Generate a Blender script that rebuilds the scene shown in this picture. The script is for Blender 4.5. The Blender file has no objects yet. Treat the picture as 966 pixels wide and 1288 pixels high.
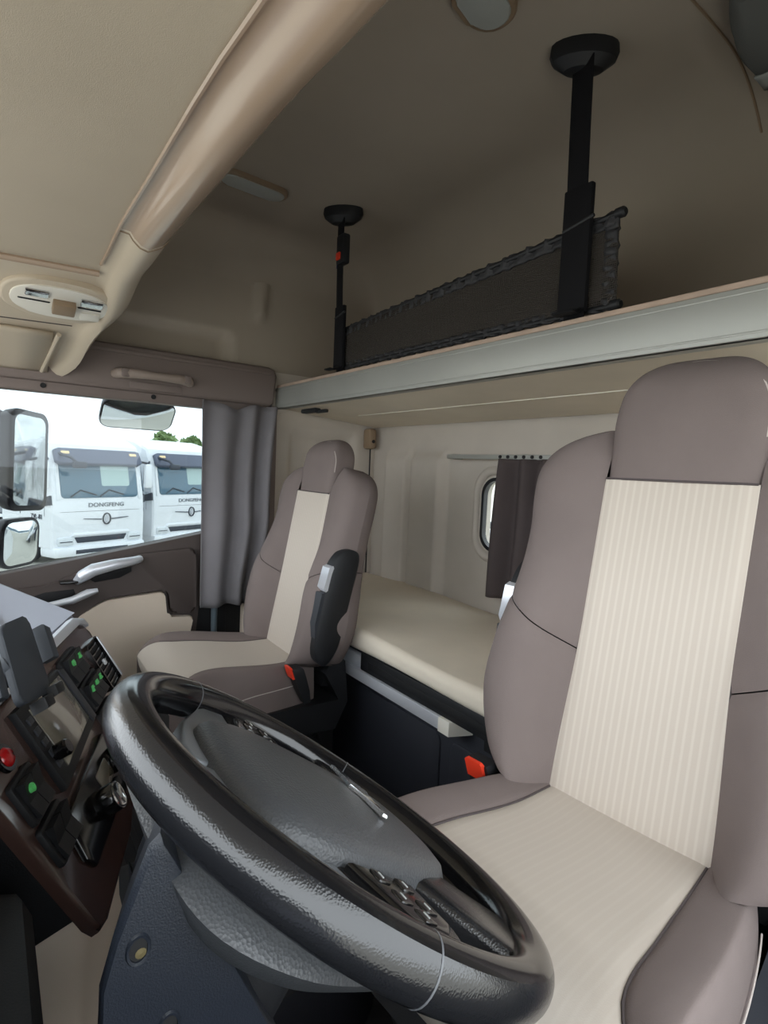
import bpy, bmesh, math, random
from mathutils import Vector, Matrix
random.seed(7)
S = bpy.context.scene
COL = S.collection
PI = math.pi

# ------------------------------------------------------------------ camera
# origin of the scene = the lens; +X to the passenger door, -Y to the rear wall of the cab
cam_d = bpy.data.cameras.new('camera')
cam = bpy.data.objects.new('camera', cam_d)
COL.objects.link(cam)
cam_d.sensor_fit = 'HORIZONTAL'
cam_d.sensor_width = 36.0
cam_d.lens = 696.77 / 966 * 36.0
cam_d.clip_start = 0.01
cam_d.clip_end = 900
fw = Vector((0.80765, -0.58457, -0.07734)).normalized()
rt = Vector((-0.58304, -0.81128, 0.04337)).normalized()
up = rt.cross(fw).normalized()
cam.matrix_world = Matrix(((rt.x, up.x, -fw.x, 0), (rt.y, up.y, -fw.y, 0), (rt.z, up.z, -fw.z, 0), (0, 0, 0, 1)))
S.camera = cam

# ------------------------------------------------------------------ sky: bright overcast day
W = bpy.data.worlds.new('world')
S.world = W
W.use_nodes = True
_bg = W.node_tree.nodes['Background']
_bg.inputs[0].default_value = (0.90, 0.96, 1.0, 1)
_bg.inputs[1].default_value = 2.6
S.view_settings.view_transform = 'Standard'
S.view_settings.look = 'None'
S.view_settings.exposure = 0.9
S.view_settings.gamma = 1.0
S.view_settings.use_curve_mapping = False
S.cycles.max_bounces = 12
S.cycles.diffuse_bounces = 8
S.cycles.sample_clamp_indirect = 8.0
S.cycles.caustics_reflective = False
S.cycles.caustics_refractive = False

# ------------------------------------------------------------------ materials
def lin(c):
    return tuple(((v / 255) / 12.92 if v <= 10.3 else ((v / 255 + .055) / 1.055) ** 2.4) for v in c) + (1,)

MATS = {}
def mat(name, rgb, rough=.6, metal=0, spec=.5, var=0, var_scale=6, bump=0, bump_scale=200, emit=None, emit_s=1, coat=0, kind='noise'):
    m = bpy.data.materials.new(name)
    m.use_nodes = True
    nt = m.node_tree
    b = nt.nodes['Principled BSDF']
    b.inputs['Base Color'].default_value = lin(rgb)
    b.inputs['Roughness'].default_value = rough
    b.inputs['Metallic'].default_value = metal
    b.inputs['Specular IOR Level'].default_value = spec
    b.inputs['Coat Weight'].default_value = coat
    b.inputs['Coat Roughness'].default_value = .08
    tc = nt.nodes.new('ShaderNodeTexCoord')
    if var:
        n = nt.nodes.new('ShaderNodeTexNoise'); n.inputs['Scale'].default_value = var_scale; n.inputs['Detail'].default_value = 5
        nt.links.new(tc.outputs['Object'], n.inputs['Vector'])
        r = nt.nodes.new('ShaderNodeMapRange')
        r.inputs[1].default_value = .3; r.inputs[2].default_value = .7
        r.inputs[3].default_value = 1 - var; r.inputs[4].default_value = 1 + var
        nt.links.new(n.outputs['Fac'], r.inputs[0])
        mx = nt.nodes.new('ShaderNodeMix'); mx.data_type = 'RGBA'; mx.blend_type = 'MULTIPLY'
        mx.inputs[0].default_value = 1
        mx.inputs[6].default_value = lin(rgb)
        nt.links.new(r.outputs[0], mx.inputs[7])
        nt.links.new(mx.outputs[2], b.inputs['Base Color'])
    if bump:
        if kind == 'leather':
            n = nt.nodes.new('ShaderNodeTexVoronoi'); n.inputs['Scale'].default_value = bump_scale
            out = n.outputs['Distance']
        else:
            n = nt.nodes.new('ShaderNodeTexNoise'); n.inputs['Scale'].default_value = bump_scale; n.inputs['Detail'].default_value = 3
            out = n.outputs['Fac']
        nt.links.new(tc.outputs['Object'], n.inputs['Vector'])
        bp = nt.nodes.new('ShaderNodeBump'); bp.inputs['Strength'].default_value = bump; bp.inputs['Distance'].default_value = .0012
        nt.links.new(out, bp.inputs['Height']); nt.links.new(bp.outputs[0], b.inputs['Normal'])
    if emit:
        b.inputs['Emission Color'].default_value = lin(emit); b.inputs['Emission Strength'].default_value = emit_s
    MATS[name] = m
    return m

def striped(name, rgb, rgb2, pitch, rough=.9, strength=.5):
    """woven cloth with fine raised ribs running up the seat"""
    m = mat(name, rgb, rough, spec=.2)
    nt = m.node_tree; b = nt.nodes['Principled BSDF']
    tc = nt.nodes.new('ShaderNodeTexCoord'); sp = nt.nodes.new('ShaderNodeSeparateXYZ')
    nt.links.new(tc.outputs['Object'], sp.inputs[0])
    mu = nt.nodes.new('ShaderNodeMath'); mu.operation = 'MULTIPLY'; mu.inputs[1].default_value = 2 * PI / pitch
    nt.links.new(sp.outputs[0], mu.inputs[0])
    si = nt.nodes.new('ShaderNodeMath'); si.operation = 'SINE'; nt.links.new(mu.outputs[0], si.inputs[0])
    mr = nt.nodes.new('ShaderNodeMapRange'); mr.inputs[1].default_value = .1; mr.inputs[2].default_value = .95
    nt.links.new(si.outputs[0], mr.inputs[0])
    no = nt.nodes.new('ShaderNodeTexNoise'); no.inputs['Scale'].default_value = 9; no.inputs['Detail'].default_value = 4
    nt.links.new(tc.outputs['Object'], no.inputs['Vector'])
    m2 = nt.nodes.new('ShaderNodeMath'); m2.operation = 'MULTIPLY'; nt.links.new(mr.outputs[0], m2.inputs[0])
    m2.inputs[1].default_value = strength
    mx = nt.nodes.new('ShaderNodeMix'); mx.data_type = 'RGBA'
    mx.inputs[6].default_value = lin(rgb); mx.inputs[7].default_value = lin(rgb2)
    nt.links.new(m2.outputs[0], mx.inputs[0]); nt.links.new(mx.outputs[2], b.inputs['Base Color'])
    fn = nt.nodes.new('ShaderNodeTexNoise'); fn.inputs['Scale'].default_value = 700
    nt.links.new(tc.outputs['Object'], fn.inputs['Vector'])
    ad = nt.nodes.new('ShaderNodeMath'); ad.operation = 'MULTIPLY_ADD'; ad.inputs[1].default_value = .4
    nt.links.new(mr.outputs[0], ad.inputs[0]); nt.links.new(fn.outputs['Fac'], ad.inputs[2])
    bp = nt.nodes.new('ShaderNodeBump'); bp.inputs['Strength'].default_value = .25; bp.inputs['Distance'].default_value = .0006
    nt.links.new(ad.outputs[0], bp.inputs['Height']); nt.links.new(bp.outputs[0], b.inputs['Normal'])
    return m

def glassy(name, tint, gloss=.06):
    m = bpy.data.materials.new(name); m.use_nodes = True
    nt = m.node_tree; nt.nodes.clear()
    o = nt.nodes.new('ShaderNodeOutputMaterial'); mx = nt.nodes.new('ShaderNodeMixShader')
    t = nt.nodes.new('ShaderNodeBsdfTransparent'); g = nt.nodes.new('ShaderNodeBsdfGlossy')
    t.inputs[0].default_value = lin(tint); g.inputs['Roughness'].default_value = .01
    mx.inputs[0].default_value = gloss
    nt.links.new(t.outputs[0], mx.inputs[1]); nt.links.new(g.outputs[0], mx.inputs[2]); nt.links.new(mx.outputs[0], o.inputs[0])
    MATS[name] = m
    return m

def netting(name, rgb, open_part):
    """fine woven mesh, partly see-through"""
    m = mat(name, rgb, .8, spec=.2)
    nt = m.node_tree; b = nt.nodes['Principled BSDF']; o = nt.nodes['Material Output']
    t = nt.nodes.new('ShaderNodeBsdfTransparent'); mx = nt.nodes.new('ShaderNodeMixShader')
    tc = nt.nodes.new('ShaderNodeTexCoord'); ck = nt.nodes.new('ShaderNodeTexChecker'); ck.inputs['Scale'].default_value = 330
    mp = nt.nodes.new('ShaderNodeMapping'); mp.inputs['Rotation'].default_value = (0, .78, 0)
    nt.links.new(tc.outputs['Object'], mp.inputs[0]); nt.links.new(mp.outputs[0], ck.inputs['Vector'])
    mu = nt.nodes.new('ShaderNodeMath'); mu.operation = 'MULTIPLY'; mu.inputs[1].default_value = open_part * 2
    nt.links.new(ck.outputs['Fac'], mu.inputs[0]); nt.links.new(mu.outputs[0], mx.inputs[0])
    nt.links.new(b.outputs[0], mx.inputs[1]); nt.links.new(t.outputs[0], mx.inputs[2]); nt.links.new(mx.outputs[0], o.inputs[0])
    return m

HEAD = mat('headliner', (168, 158, 145), .95, spec=.15, var=.05, var_scale=3, bump=.25, bump_scale=600)
SIDE = mat('side_lining', (196, 188, 178), .9, spec=.2, var=.07, var_scale=4, bump=.2, bump_scale=400)
CONS = mat('console_plastic', (196, 183, 164), .42, spec=.4, var=.02, bump=.15, bump_scale=500)
CONSF = mat('console_fabric', (186, 174, 156), .95, spec=.15, var=.04, var_scale=3, bump=.3, bump_scale=700)
LIP = mat('console_lip_plastic', (172, 150, 130), .26, spec=.6, coat=.3, bump=.08, bump_scale=600)
TRIMB = mat('brown_trim', (124, 112, 107), .6, spec=.3, bump=.15, bump_scale=500)
DOORB = mat('door_brown', (80, 71, 68), .55, spec=.35, bump=.2, bump_scale=500)
BEIGE = mat('beige_panel', (222, 207, 190), .7, spec=.3, bump=.12, bump_scale=400)
BROWN = mat('seat_brown', (120, 109, 106), .95, spec=.2, var=.05, var_scale=9, bump=.4, bump_scale=900)
INS = striped('seat_cream', (193, 182, 171), (204, 195, 184), .0118, strength=.75)
INS2 = striped('seat_cream_cushion', (190, 180, 169), (196, 187, 176), .0118, strength=.4)
PIPE = mat('piping', (78, 70, 70), .8)
STITCH = mat('stitch', (188, 178, 172), .8)
BLK = mat('black_plastic', (30, 31, 34), .55, spec=.4, bump=.2, bump_scale=500)
NAVY = mat('bunk_black', (44, 46, 54), .6, spec=.4, bump=.2, bump_scale=400)
BLKS = mat('black_strap', (24, 24, 27), .85, spec=.2, bump=.3, bump_scale=900)
GRY = mat('grey_plastic', (52, 55, 61), .5, spec=.4, bump=.2, bump_scale=500)
SHROUD = mat('shroud_plastic', (31, 36, 45), .42, spec=.45, bump=.3, bump_scale=700)
LEATH = mat('rim_leather', (26, 27, 30), .21, spec=.7, bump=.11, bump_scale=620, kind='leather')
LEATHS = mat('rim_gloss', (20, 20, 22), .14, spec=.6, bump=.03, bump_scale=400, kind='leather')
HUB = mat('hub_skin', (72, 74, 77), .42, spec=.5, bump=.35, bump_scale=430, kind='leather')
SPOKE = mat('spoke_grey', (122, 126, 130), .38, metal=.3)
CHROME = mat('chrome', (205, 207, 210), .14, metal=1)
SILV = mat('satin_silver', (206, 209, 216), .3, metal=.35)
ALU = mat('aluminium', (170, 171, 166), .5, metal=.3, var=.05, var_scale=5)
WOOD = mat('plywood', (186, 164, 148), .8, var=.12, var_scale=14)
GLOSSB = mat('panel_gloss', (76, 57, 52), .16, spec=.6, coat=.4)
DKGL = mat('gloss_black', (18, 18, 20), .15, spec=.6)
SCREEN = mat('screen_glass', (120, 116, 104), .06, spec=.8, coat=.5)
GREEN = mat('icon_green', (80, 150, 90), .5, emit=(80, 190, 100), emit_s=.12)
WHITEI = mat('icon_white', (200, 205, 205), .5)
RED = mat('red_plastic', (225, 62, 38), .4, spec=.4)
REDL = mat('red_button', (190, 22, 26), .2, spec=.7)
BLUE = mat('blue_plastic', (32, 44, 92), .5)
MATT = mat('mattress_cloth', (226, 216, 200), .95, spec=.15, var=.05, var_scale=5, bump=.3, bump_scale=500)
CURT = mat('curtain_grey', (122, 119, 122), .95, spec=.15, var=.06, var_scale=8, bump=.4, bump_scale=700)
CURT2 = mat('curtain_brown', (82, 74, 74), .95, spec=.15, var=.06, var_scale=8, bump=.4, bump_scale=700)
PAD = mat('dash_pad', (150, 154, 168), .5, spec=.4, bump=.3, bump_scale=500)
FLOORM = mat('rubber_floor', (40, 41, 47), .6, spec=.4, bump=.3, bump_scale=300)
LENS = mat('lamp_lens', (168, 172, 168), .35, spec=.5)
LAMPF = mat('lamp_frame', (142, 122, 100), .5)
LAMPB = mat('lamp_button', (226, 222, 212), .3, spec=.5)
FAB = mat('bundle_fabric', (104, 106, 104), .95, spec=.1, bump=.4, bump_scale=300)
STRAPL = mat('pale_strap', (150, 154, 150), .8)
NET = netting('net', (62, 58, 55), .2)
NETB = mat('net_border', (52, 52, 55), .6, spec=.4, bump=.8, bump_scale=160)
PANE = glassy('pane', (194, 199, 200), .03)
PANE2 = glassy('rear_pane', (240, 243, 243), .03)
MIRR = mat('mirror_glass', (235, 238, 238), .02, metal=1)
MIRH = mat('mirror_housing', (92, 104, 112), .45, spec=.4)
MIRB = mat('mirror_back', (40, 36, 44), .4)
TRW = mat('truck_white', (238, 240, 244), .3, spec=.5, coat=.3)
TRD = mat('truck_visor', (92, 98, 116), .4, spec=.5)
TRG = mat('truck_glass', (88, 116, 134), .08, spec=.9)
TRGL = mat('truck_glass_reflection', (176, 198, 196), .1, spec=.8)  # painted reflection: paler colour for a patch of the truck windscreen
TRM = mat('truck_badge', (128, 132, 140), .4, metal=.3)
TRK = mat('truck_dark', (62, 66, 76), .5)
TRL = mat('truck_lamp', (222, 226, 230), .15, spec=.8)
AMB = mat('amber_lamp', (250, 220, 170), .3)
GRND = mat('concrete_yard', (176, 172, 162), .9, var=.08, var_scale=.3)
LEAF = mat('leaf', (128, 150, 100), .8, var=.25, var_scale=3)
BARK = mat('bark', (92, 78, 66), .9)
HILLM = mat('hill_haze', (96, 110, 120), .95, var=.1, var_scale=.03)  # distance haze put into the hills' blue-grey colour
HOLD = mat('holder_plastic', (54, 58, 64), .6, spec=.35)
SEAMG = mat('rim_seam_grey', (92, 94, 98), .4)
GRIP = mat('grip_brown', (150, 136, 127), .5, spec=.4)
WOODD = mat('screw_brass', (116, 106, 76), .4, metal=.4)
DARK = mat('dark_gap', (16, 17, 20), .7)

# ------------------------------------------------------------------ helpers
class MB:
    """collects pieces of one mesh"""
    def __init__(s): s.v = []; s.f = []
    def add(s, vs, fs):
        o = len(s.v); s.v += [tuple(v) for v in vs]; s.f += [tuple(i + o for i in f) for f in fs]; return s
    def box(s, x0, x1, y0, y1, z0, z1, bev=0, M=None, seg=2):
        bm = bmesh.new(); bmesh.ops.create_cube(bm, size=1)
        for v in bm.verts:
            v.co = Vector(((x0 + x1) / 2 + v.co.x * (x1 - x0), (y0 + y1) / 2 + v.co.y * (y1 - y0), (z0 + z1) / 2 + v.co.z * (z1 - z0)))
        if bev: bmesh.ops.bevel(bm, geom=list(bm.edges), offset=bev, segments=seg, affect='EDGES', profile=.5)
        return s._bm(bm, M)
    def _bm(s, bm, M=None):
        bm.verts.index_update()
        vs = [(M @ v.co) if M else v.co.copy() for v in bm.verts]
        fs = [[v.index for v in f.verts] for f in bm.faces]; bm.free()
        return s.add(vs, fs)
    def prism(s, poly, t0, t1, bev=0, M=None, seg=2):
        """polygon in local xy, extruded along local z from t0 to t1"""
        bm = bmesh.new()
        ar = sum(poly[i][0] * poly[(i + 1) % len(poly)][1] - poly[(i + 1) % len(poly)][0] * poly[i][1] for i in range(len(poly)))
        if ar < 0: poly = poly[::-1]
        lo = [bm.verts.new((p[0], p[1], t0)) for p in poly]; hi = [bm.verts.new((p[0], p[1], t1)) for p in poly]
        n = len(poly)
        bm.faces.new(lo[::-1]); top = bm.faces.new(hi)
        for i in range(n): bm.faces.new((lo[i], lo[(i + 1) % n], hi[(i + 1) % n], hi[i]))
        if bev: bmesh.ops.bevel(bm, geom=list(top.edges), offset=bev, segments=seg, affect='EDGES', profile=.5)
        return s._bm(bm, M)
    def tube(s, pts, r, seg=10, closed=False, flat=None, M=None):
        """round tube through pts; r one radius or one for each point"""
        P = [Vector(p) for p in pts]; n = len(P)
        R = r if isinstance(r, (list, tuple)) else [r] * n
        rings = []; prev = None
        for i in range(n):
            a = P[(i - 1) % n] if (closed or i > 0) else P[i]; b = P[(i + 1) % n] if (closed or i < n - 1) else P[i]
            t = (b - a).normalized()
            if prev is None:
                u = t.cross(Vector((0, 0, 1)));
                if u.length < .01: u = t.cross(Vector((1, 0, 0)))
                u.normalize()
            else:
                u = (prev - t * prev.dot(t)).normalized()
            prev = u; w = t.cross(u)
            rings.append([P[i] + u * (R[i] * math.cos(2 * PI * k / seg)) + w * (R[i] * math.sin(2 * PI * k / seg)) for k in range(seg)])
        return s.loft(rings, closed, M)
    def loft(s, rings, closed=False, M=None, cap=True):
        n = len(rings); k = len(rings[0]); vs = [(M @ Vector(p)) if M else p for r in rings for p in r]; fs = []
        for i in range(n if closed else n - 1):
            j = (i + 1) % n
            for q in range(k):
                q2 = (q + 1) % k
                fs.append((i * k + q, i * k + q2, j * k + q2, j * k + q))
        if not closed and cap:
            fs.append(tuple(range(k))[::-1]); fs.append(tuple((n - 1) * k + q for q in range(k)))
        return s.add(vs, fs)
    def grid(s, fn, nu, nv):
        vs = [fn(i / nu, j / nv) for i in range(nu + 1) for j in range(nv + 1)]
        fs = [(i * (nv + 1) + j, (i + 1) * (nv + 1) + j, (i + 1) * (nv + 1) + j + 1, i * (nv + 1) + j + 1) for i in range(nu) for j in range(nv)]
        return s.add(vs, fs)
    def lathe(s, prof, seg=24, M=None):
        """profile of (radius, height) turned about local z"""
        rings = [[(r * math.cos(2 * PI * k / seg), r * math.sin(2 * PI * k / seg), h) for k in range(seg)] for r, h in prof]
        return s.loft(rings, False, M)
    def build(s, name, m, parent=None, angle=40, solid=0):
        me = bpy.data.meshes.new(name)
        me.from_pydata(s.v, [], s.f); me.materials.append(m); me.validate(); 
        bm = bmesh.new(); bm.from_mesh(me); bmesh.ops.recalc_face_normals(bm, faces=bm.faces); bm.to_mesh(me); bm.free()
        for p in me.polygons: p.use_smooth = True
        me.set_sharp_from_angle(angle=math.radians(angle))
        o = bpy.data.objects.new(name, me); COL.objects.link(o)
        if solid:
            md = o.modifiers.new('solid', 'SOLIDIFY'); md.thickness = solid; md.offset = 0
        if parent:
            o.parent = parent
            o.matrix_parent_inverse = parent.matrix_basis.inverted()
        return o

def tag(o, label=None, cat=None, group=None, kind=None):
    if label: o['label'] = label
    if cat: o['category'] = cat
    if group: o['group'] = group
    if kind: o['kind'] = kind
    return o
def thing(name, loc, label=None, cat=None, group=None, kind=None, rz=0):
    o = bpy.data.objects.new(name, None); o.empty_display_size = .05
    o.location = loc; o.rotation_euler = (0, 0, rz); COL.objects.link(o)
    o.matrix_basis = Matrix.Translation(loc) @ Matrix.Rotation(rz, 4, 'Z')
    return tag(o, label, cat, group, kind)
def local(o):      # child mesh is written in the thing's own frame
    o.matrix_parent_inverse = Matrix.Identity(4); return o
def frame(o, a, b, n):
    o, a, b, n = map(Vector, (o, a, b, n))
    return Matrix(((a.x, b.x, n.x, o.x), (a.y, b.y, n.y, o.y), (a.z, b.z, n.z, o.z), (0, 0, 0, 1)))
def XP(x):    # plane x = const: local (y, z), local z axis = -X (towards the cab)
    return frame((x, 0, 0), (0, 1, 0), (0, 0, 1), (-1, 0, 0))
def rrect(x0, x1, y0, y1, r, n=5):
    o = []
    for cx, cy, a in ((x1 - r, y1 - r, 0), (x0 + r, y1 - r, 90), (x0 + r, y0 + r, 180), (x1 - r, y0 + r, 270)):
        for k in range(n + 1):
            t = math.radians(a + 90 * k / n); o.append((cx + r * math.cos(t), cy + r * math.sin(t)))
    return o
def rpoly(P, r, n=5):
    """polygon with rounded corners"""
    o = []; k = len(P)
    for i in range(k):
        p, a, b = Vector(P[i]), Vector(P[i - 1]), Vector(P[(i + 1) % k])
        q = min(r, (a - p).length * .45, (b - p).length * .45)
        s0, s1 = p + (a - p).normalized() * q, p + (b - p).normalized() * q
        for j in range(n + 1):
            t = j / n; o.append(tuple(s0 * (1 - t) ** 2 + p * 2 * t * (1 - t) + s1 * t * t))
    return o
def sm(a, b, x):
    t = min(1, max(0, (x - a) / (b - a))); return t * t * (3 - 2 * t)
def interp(tab, s):
    if s <= tab[0][0]: return tab[0][1]
    for (a, va), (b, vb) in zip(tab, tab[1:]):
        if s <= b:
            t = (s - a) / (b - a); return va + (vb - va) * t
    return tab[-1][1]
def spl(tab, s):   # smooth interpolation through a table
    n = len(tab)
    if s <= tab[0][0]: return tab[0][1]
    if s >= tab[-1][0]: return tab[-1][1]
    for i in range(n - 1):
        if s <= tab[i + 1][0]:
            x0, y0 = tab[i]; x1, y1 = tab[i + 1]
            m0 = (y1 - tab[i - 1][1]) / (x1 - tab[i - 1][0]) if i else (y1 - y0) / (x1 - x0)
            m1 = (tab[i + 2][1] - y0) / (tab[i + 2][0] - x0) if i + 2 < n else (y1 - y0) / (x1 - x0)
            h = x1 - x0; t = (s - x0) / h
            return (2*t**3 - 3*t*t + 1) * y0 + (t**3 - 2*t*t + t) * h * m0 + (-2*t**3 + 3*t*t) * y1 + (t**3 - t*t) * h * m1

XR, XL, YR, ZF, ZC = 2.20, -0.15, -1.52, -1.10, 0.90

# ================================================================== SETTING
def sq(t): t = min(1, max(0, t)); return 1 - math.sqrt(1 - t * t)
def ceil_z(x, y):
    d = .18 * sq((x - (XR - .18)) / .18) + .18 * sq(((XL + .18) - x) / .18)
    e = .28 * sq((-y - 1.24) / .28)
    return ZC - math.hypot(d, e)
m = MB(); NU, NV = 60, 44
def _us(u):   # finer near the two sides
    return XL + (XR - XL) * (.5 - .5 * math.cos(PI * u))
def _vs(v): return .50 + (YR - .50) * math.sin(PI / 2 * v)
m.grid(lambda u, v: (_us(u), _vs(v), ceil_z(_us(u), _vs(v))), NU, NV)
m.grid(lambda u, v: (XL + (XR - XL) * u, YR, .30 + (ZC - .28 - .30) * v), 20, 6)  # upper rear wall takes the darker headliner colour to imitate its shade
tag(m.build('ceiling', HEAD, angle=80), 'beige fabric headliner of the high cab roof', kind='structure')

# right wall: upper moulded lining and the part behind the door
def wallx(y, z):
    d = 0
    # pressed recess above the brown trim
    a = sm(-.82, -.77, y) * (1 - sm(.0, .05, y)) * (1 - sm(.485, .525, z))
    d += .05 * a
    # vertical moulded rib near the strap
    d -= .025 * sm(.035, .01, abs(y + .93 + .10 * (z - .7))) * sm(.56, .62, z)
    # pressed frame behind the seat
    b = sm(-1.42, -1.38, y) * (1 - sm(-1.10, -1.06, y)) * (1 - sm(.12, .16, z)) * sm(-.9, -.8, z)
    d += .025 * b
    return XR + d
m = MB()
m.grid(lambda u, v: (lambda y, z: (wallx(y, z), y, z))(.50 + (YR - .50) * u, .385 + .345 * v), 110, 34)
ul = m; m = MB()
m.grid(lambda u, v: (lambda y, z: (wallx(y, z), y, z))(-.985 + (YR + .985) * u, ZF + (.385 - ZF) * v), 44, 70)
wr = tag(m.build('wall_right', SIDE, angle=60), 'beige moulded side lining behind the passenger door', kind='structure')
ul.build('upper_lining', HEAD, wr, angle=60)
# rear wall with shallow pressed panels and the hole of the small window
def reary(x, z):
    d = 0
    d += .038 * sm(1.66, 1.70, x) * (1 - sm(1.86, 1.90, x)) * sm(-.9, -.8, z) * (1 - sm(.055, .075, z))
    d += .03 * sm(1.90, 1.93, x) * (1 - sm(2.06, 2.1, x)) * (1 - sm(.05, .08, z))
    return YR + d
def holed(name, fn, x0, x1, z0, z1, hole, m_, n=48):
    """sheet with a rounded hole: fan of quads between the hole and the outer rectangle, then strips"""
    mb = MB(); hx0, hx1, hz0, hz1, r = hole; loop = rrect(hx0, hx1, hz0, hz1, r, 8); k = len(loop)
    bx0, bx1, bz0, bz1 = hx0 - .06, hx1 + .06, hz0 - .06, hz1 + .06
    outer = []
    cx, cz = (hx0 + hx1) / 2, (hz0 + hz1) / 2
    for x, z in loop:
        dx, dz = x - cx, z - cz
        s = min((bx1 - cx) / abs(dx) if dx else 9e9, (bz1 - cz) / abs(dz) if dz else 9e9)
        outer.append((cx + dx * s, cz + dz * s))
    vs = [fn(x, z) for x, z in loop] + [fn(x, z) for x, z in outer]
    mb.add(vs, [(i, (i + 1) % k, k + (i + 1) % k, k + i) for i in range(k)])
    # fill the four corners of the box around the hole
    for sx, sz in ((bx0, bz0), (bx1, bz0), (bx1, bz1), (bx0, bz1)):
        near = sorted(range(k), key=lambda i: (outer[i][0] - sx) ** 2 + (outer[i][1] - sz) ** 2)
        a = [i for i in near if abs(outer[i][0] - sx) < 1e-6][:1]; b = [i for i in near if abs(outer[i][1] - sz) < 1e-6][:1]
        if a and b and a != b: mb.add([fn(*outer[a[0]]), fn(sx, sz), fn(*outer[b[0]])], [(0, 1, 2)])
    def strip(xa, xb, za, zb, nu, nv): mb.grid(lambda u, v: fn(xa + (xb - xa) * u, za + (zb - za) * v), nu, nv)
    strip(x0, bx0, z0, z1, 24, 30); strip(bx1, x1, z0, z1, 90, 60); strip(bx0, bx1, z0, bz0, 4, 10); strip(bx0, bx1, bz1, z1, 4, 10)
    return mb.build(name, m_, angle=60)
tag(holed('wall_rear', lambda x, z: (x, reary(x, z), z), XL, XR, ZF, .30, (1.17, 1.475, -.29, -.012, .07), SIDE),
    'beige pressed lining of the rear wall behind the bunks', kind='structure')
# left wall behind the driver's door opening
m = MB(); m.box(XL - .05, XL, YR, -.99, ZF, .75)
m.box(XL - .05, XL, -.99, .50, .30, .75)
m.box(XL - .05, XL, -.99, .50, ZF, -.50)  # unseen lower panel across the door opening, added to darken the low areas
tag(m.build('wall_left', SIDE), kind='structure')
# front: pillars, bulkhead below the windscreen, roof front
m = MB(); m.box(XL, XR, .55, .60, ZF, -.42); m.box(XL, XR, .48, .53, .42, .95)
m.prism([(.50, .45), (.58, .40), (.20, -.45), (.10, -.45), (.10, -.40), (.28, .25)], 0, .08, 0, XP(XR + .04))
tag(m.build('wall_front', BEIGE), kind='structure')

# floor, engine hump and mat ribs
m = MB(); m.box(XL, XR, YR, .55, ZF - .03, ZF)
fl = tag(m.build('floor', FLOORM), 'black rubber cab floor between the seats', kind='structure')
for i in range(9):
    m = MB(); m.box(1.05 + .0, 2.1, -.30 - .05 * i, -.285 - .05 * i, ZF, ZF + .008, .003)
    m.build('mat_rib', FLOORM, fl)
m = MB(); m.box(.78, 1.30, -.62, .50, ZF, ZF + .20, .06); m.build('engine_tunnel', FLOORM, fl)

# ---- rear window
rw = thing('window_1', (1.32, YR, -.15), 'small rounded rear window with black rubber seal behind the bunk', kind='structure')
WM = frame((0, YR, 0), (1, 0, 0), (0, 0, 1), (0, -1, 0))
def ring(name, outer, inner, t0, t1, m_, parent, M):
    k = len(outer); mb = MB()
    vs = [M @ Vector((p[0], p[1], t)) for t in (t0, t1) for lp in (outer, inner) for p in lp]
    fs = []
    for i in range(k):
        j = (i + 1) % k
        fs += [(i, j, k + j, k + i), (2 * k + i, 2 * k + j, 3 * k + j, 3 * k + i), (i, j, 2 * k + j, 2 * k + i), (k + i, k + j, 3 * k + j, 3 * k + i)]
    return mb.add(vs, fs).build(name, m_, parent, angle=50)
o1 = rrect(1.13, 1.515, -.33, .028, .09, 8); o2 = rrect(1.172, 1.473, -.288, -.014, .065, 8)
# soft bulged lining around the opening
k = len(o1); mb = MB(); rings = []
for t in range(9):
    q = t / 8; d = .018 * math.sin(PI * min(1, q * 1.15)) - (.05 * max(0, q - .75) / .25)
    rings.append([WM @ Vector((a[0] + (b[0] - a[0]) * q, a[1] + (b[1] - a[1]) * q, -d)) for a, b in zip(o1, o2)])
mb.loft(rings, cap=False).build('window_surround', SIDE, rw, angle=60)
ring('window_seal', o2, rrect(1.184, 1.461, -.276, -.026, .058, 8), -.005, .016, BLK, rw, WM)
m = MB(); m.prism(rrect(1.186, 1.459, -.274, -.028, .055, 8), .010, .013, 0, WM); m.build('window_pane', PANE2, rw)

# ---- front overhead console, arching down to the passenger door
def cons_z(x):      # underside height
    x = abs(x - 1.02)
    return .482 - .0 if x < .60 else .482 - .215 * ((x - .60) / .57) ** 1.25
def cons_y(x):      # rear edge of the lip
    d = abs(x - 1.02)
    return spl([(0, -.345), (.3, -.345), (.5, -.352), (.68, -.352), (.80, -.345), (.93, -.30), (1.08, -.262), (1.17, -.20)], d)
oc = thing('overhead_console', (1.02, -.1, .48), 'beige moulded overhead console above the windscreen with rounded lip', 'overhead console')
def cons_prof(x):
    z = cons_z(x); y = cons_y(x); fade = 1 - sm(1.70, 2.15, x)
    cr = .085 * fade + .055 * (1 - fade)     # lip width
    pts = [(.47, z - .02), (y + cr + .02, z + .004), (y + cr, z + .002), (y + cr - .008, z - .010), (y + cr - .022, z - .022), (y + cr - .038, z - .026),
           (y + .032, z - .018), (y + .018, z - .010), (y + .006, z + .004), (y, z + .020), (y, z + .05), (y + .012, z + .085), (y + .05, z + .10), (.47, z + .12)]
    return pts
xs = [-.13 + 2.325 * i / 70 for i in range(71)]
prs = [cons_prof(x) for x in xs]
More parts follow.
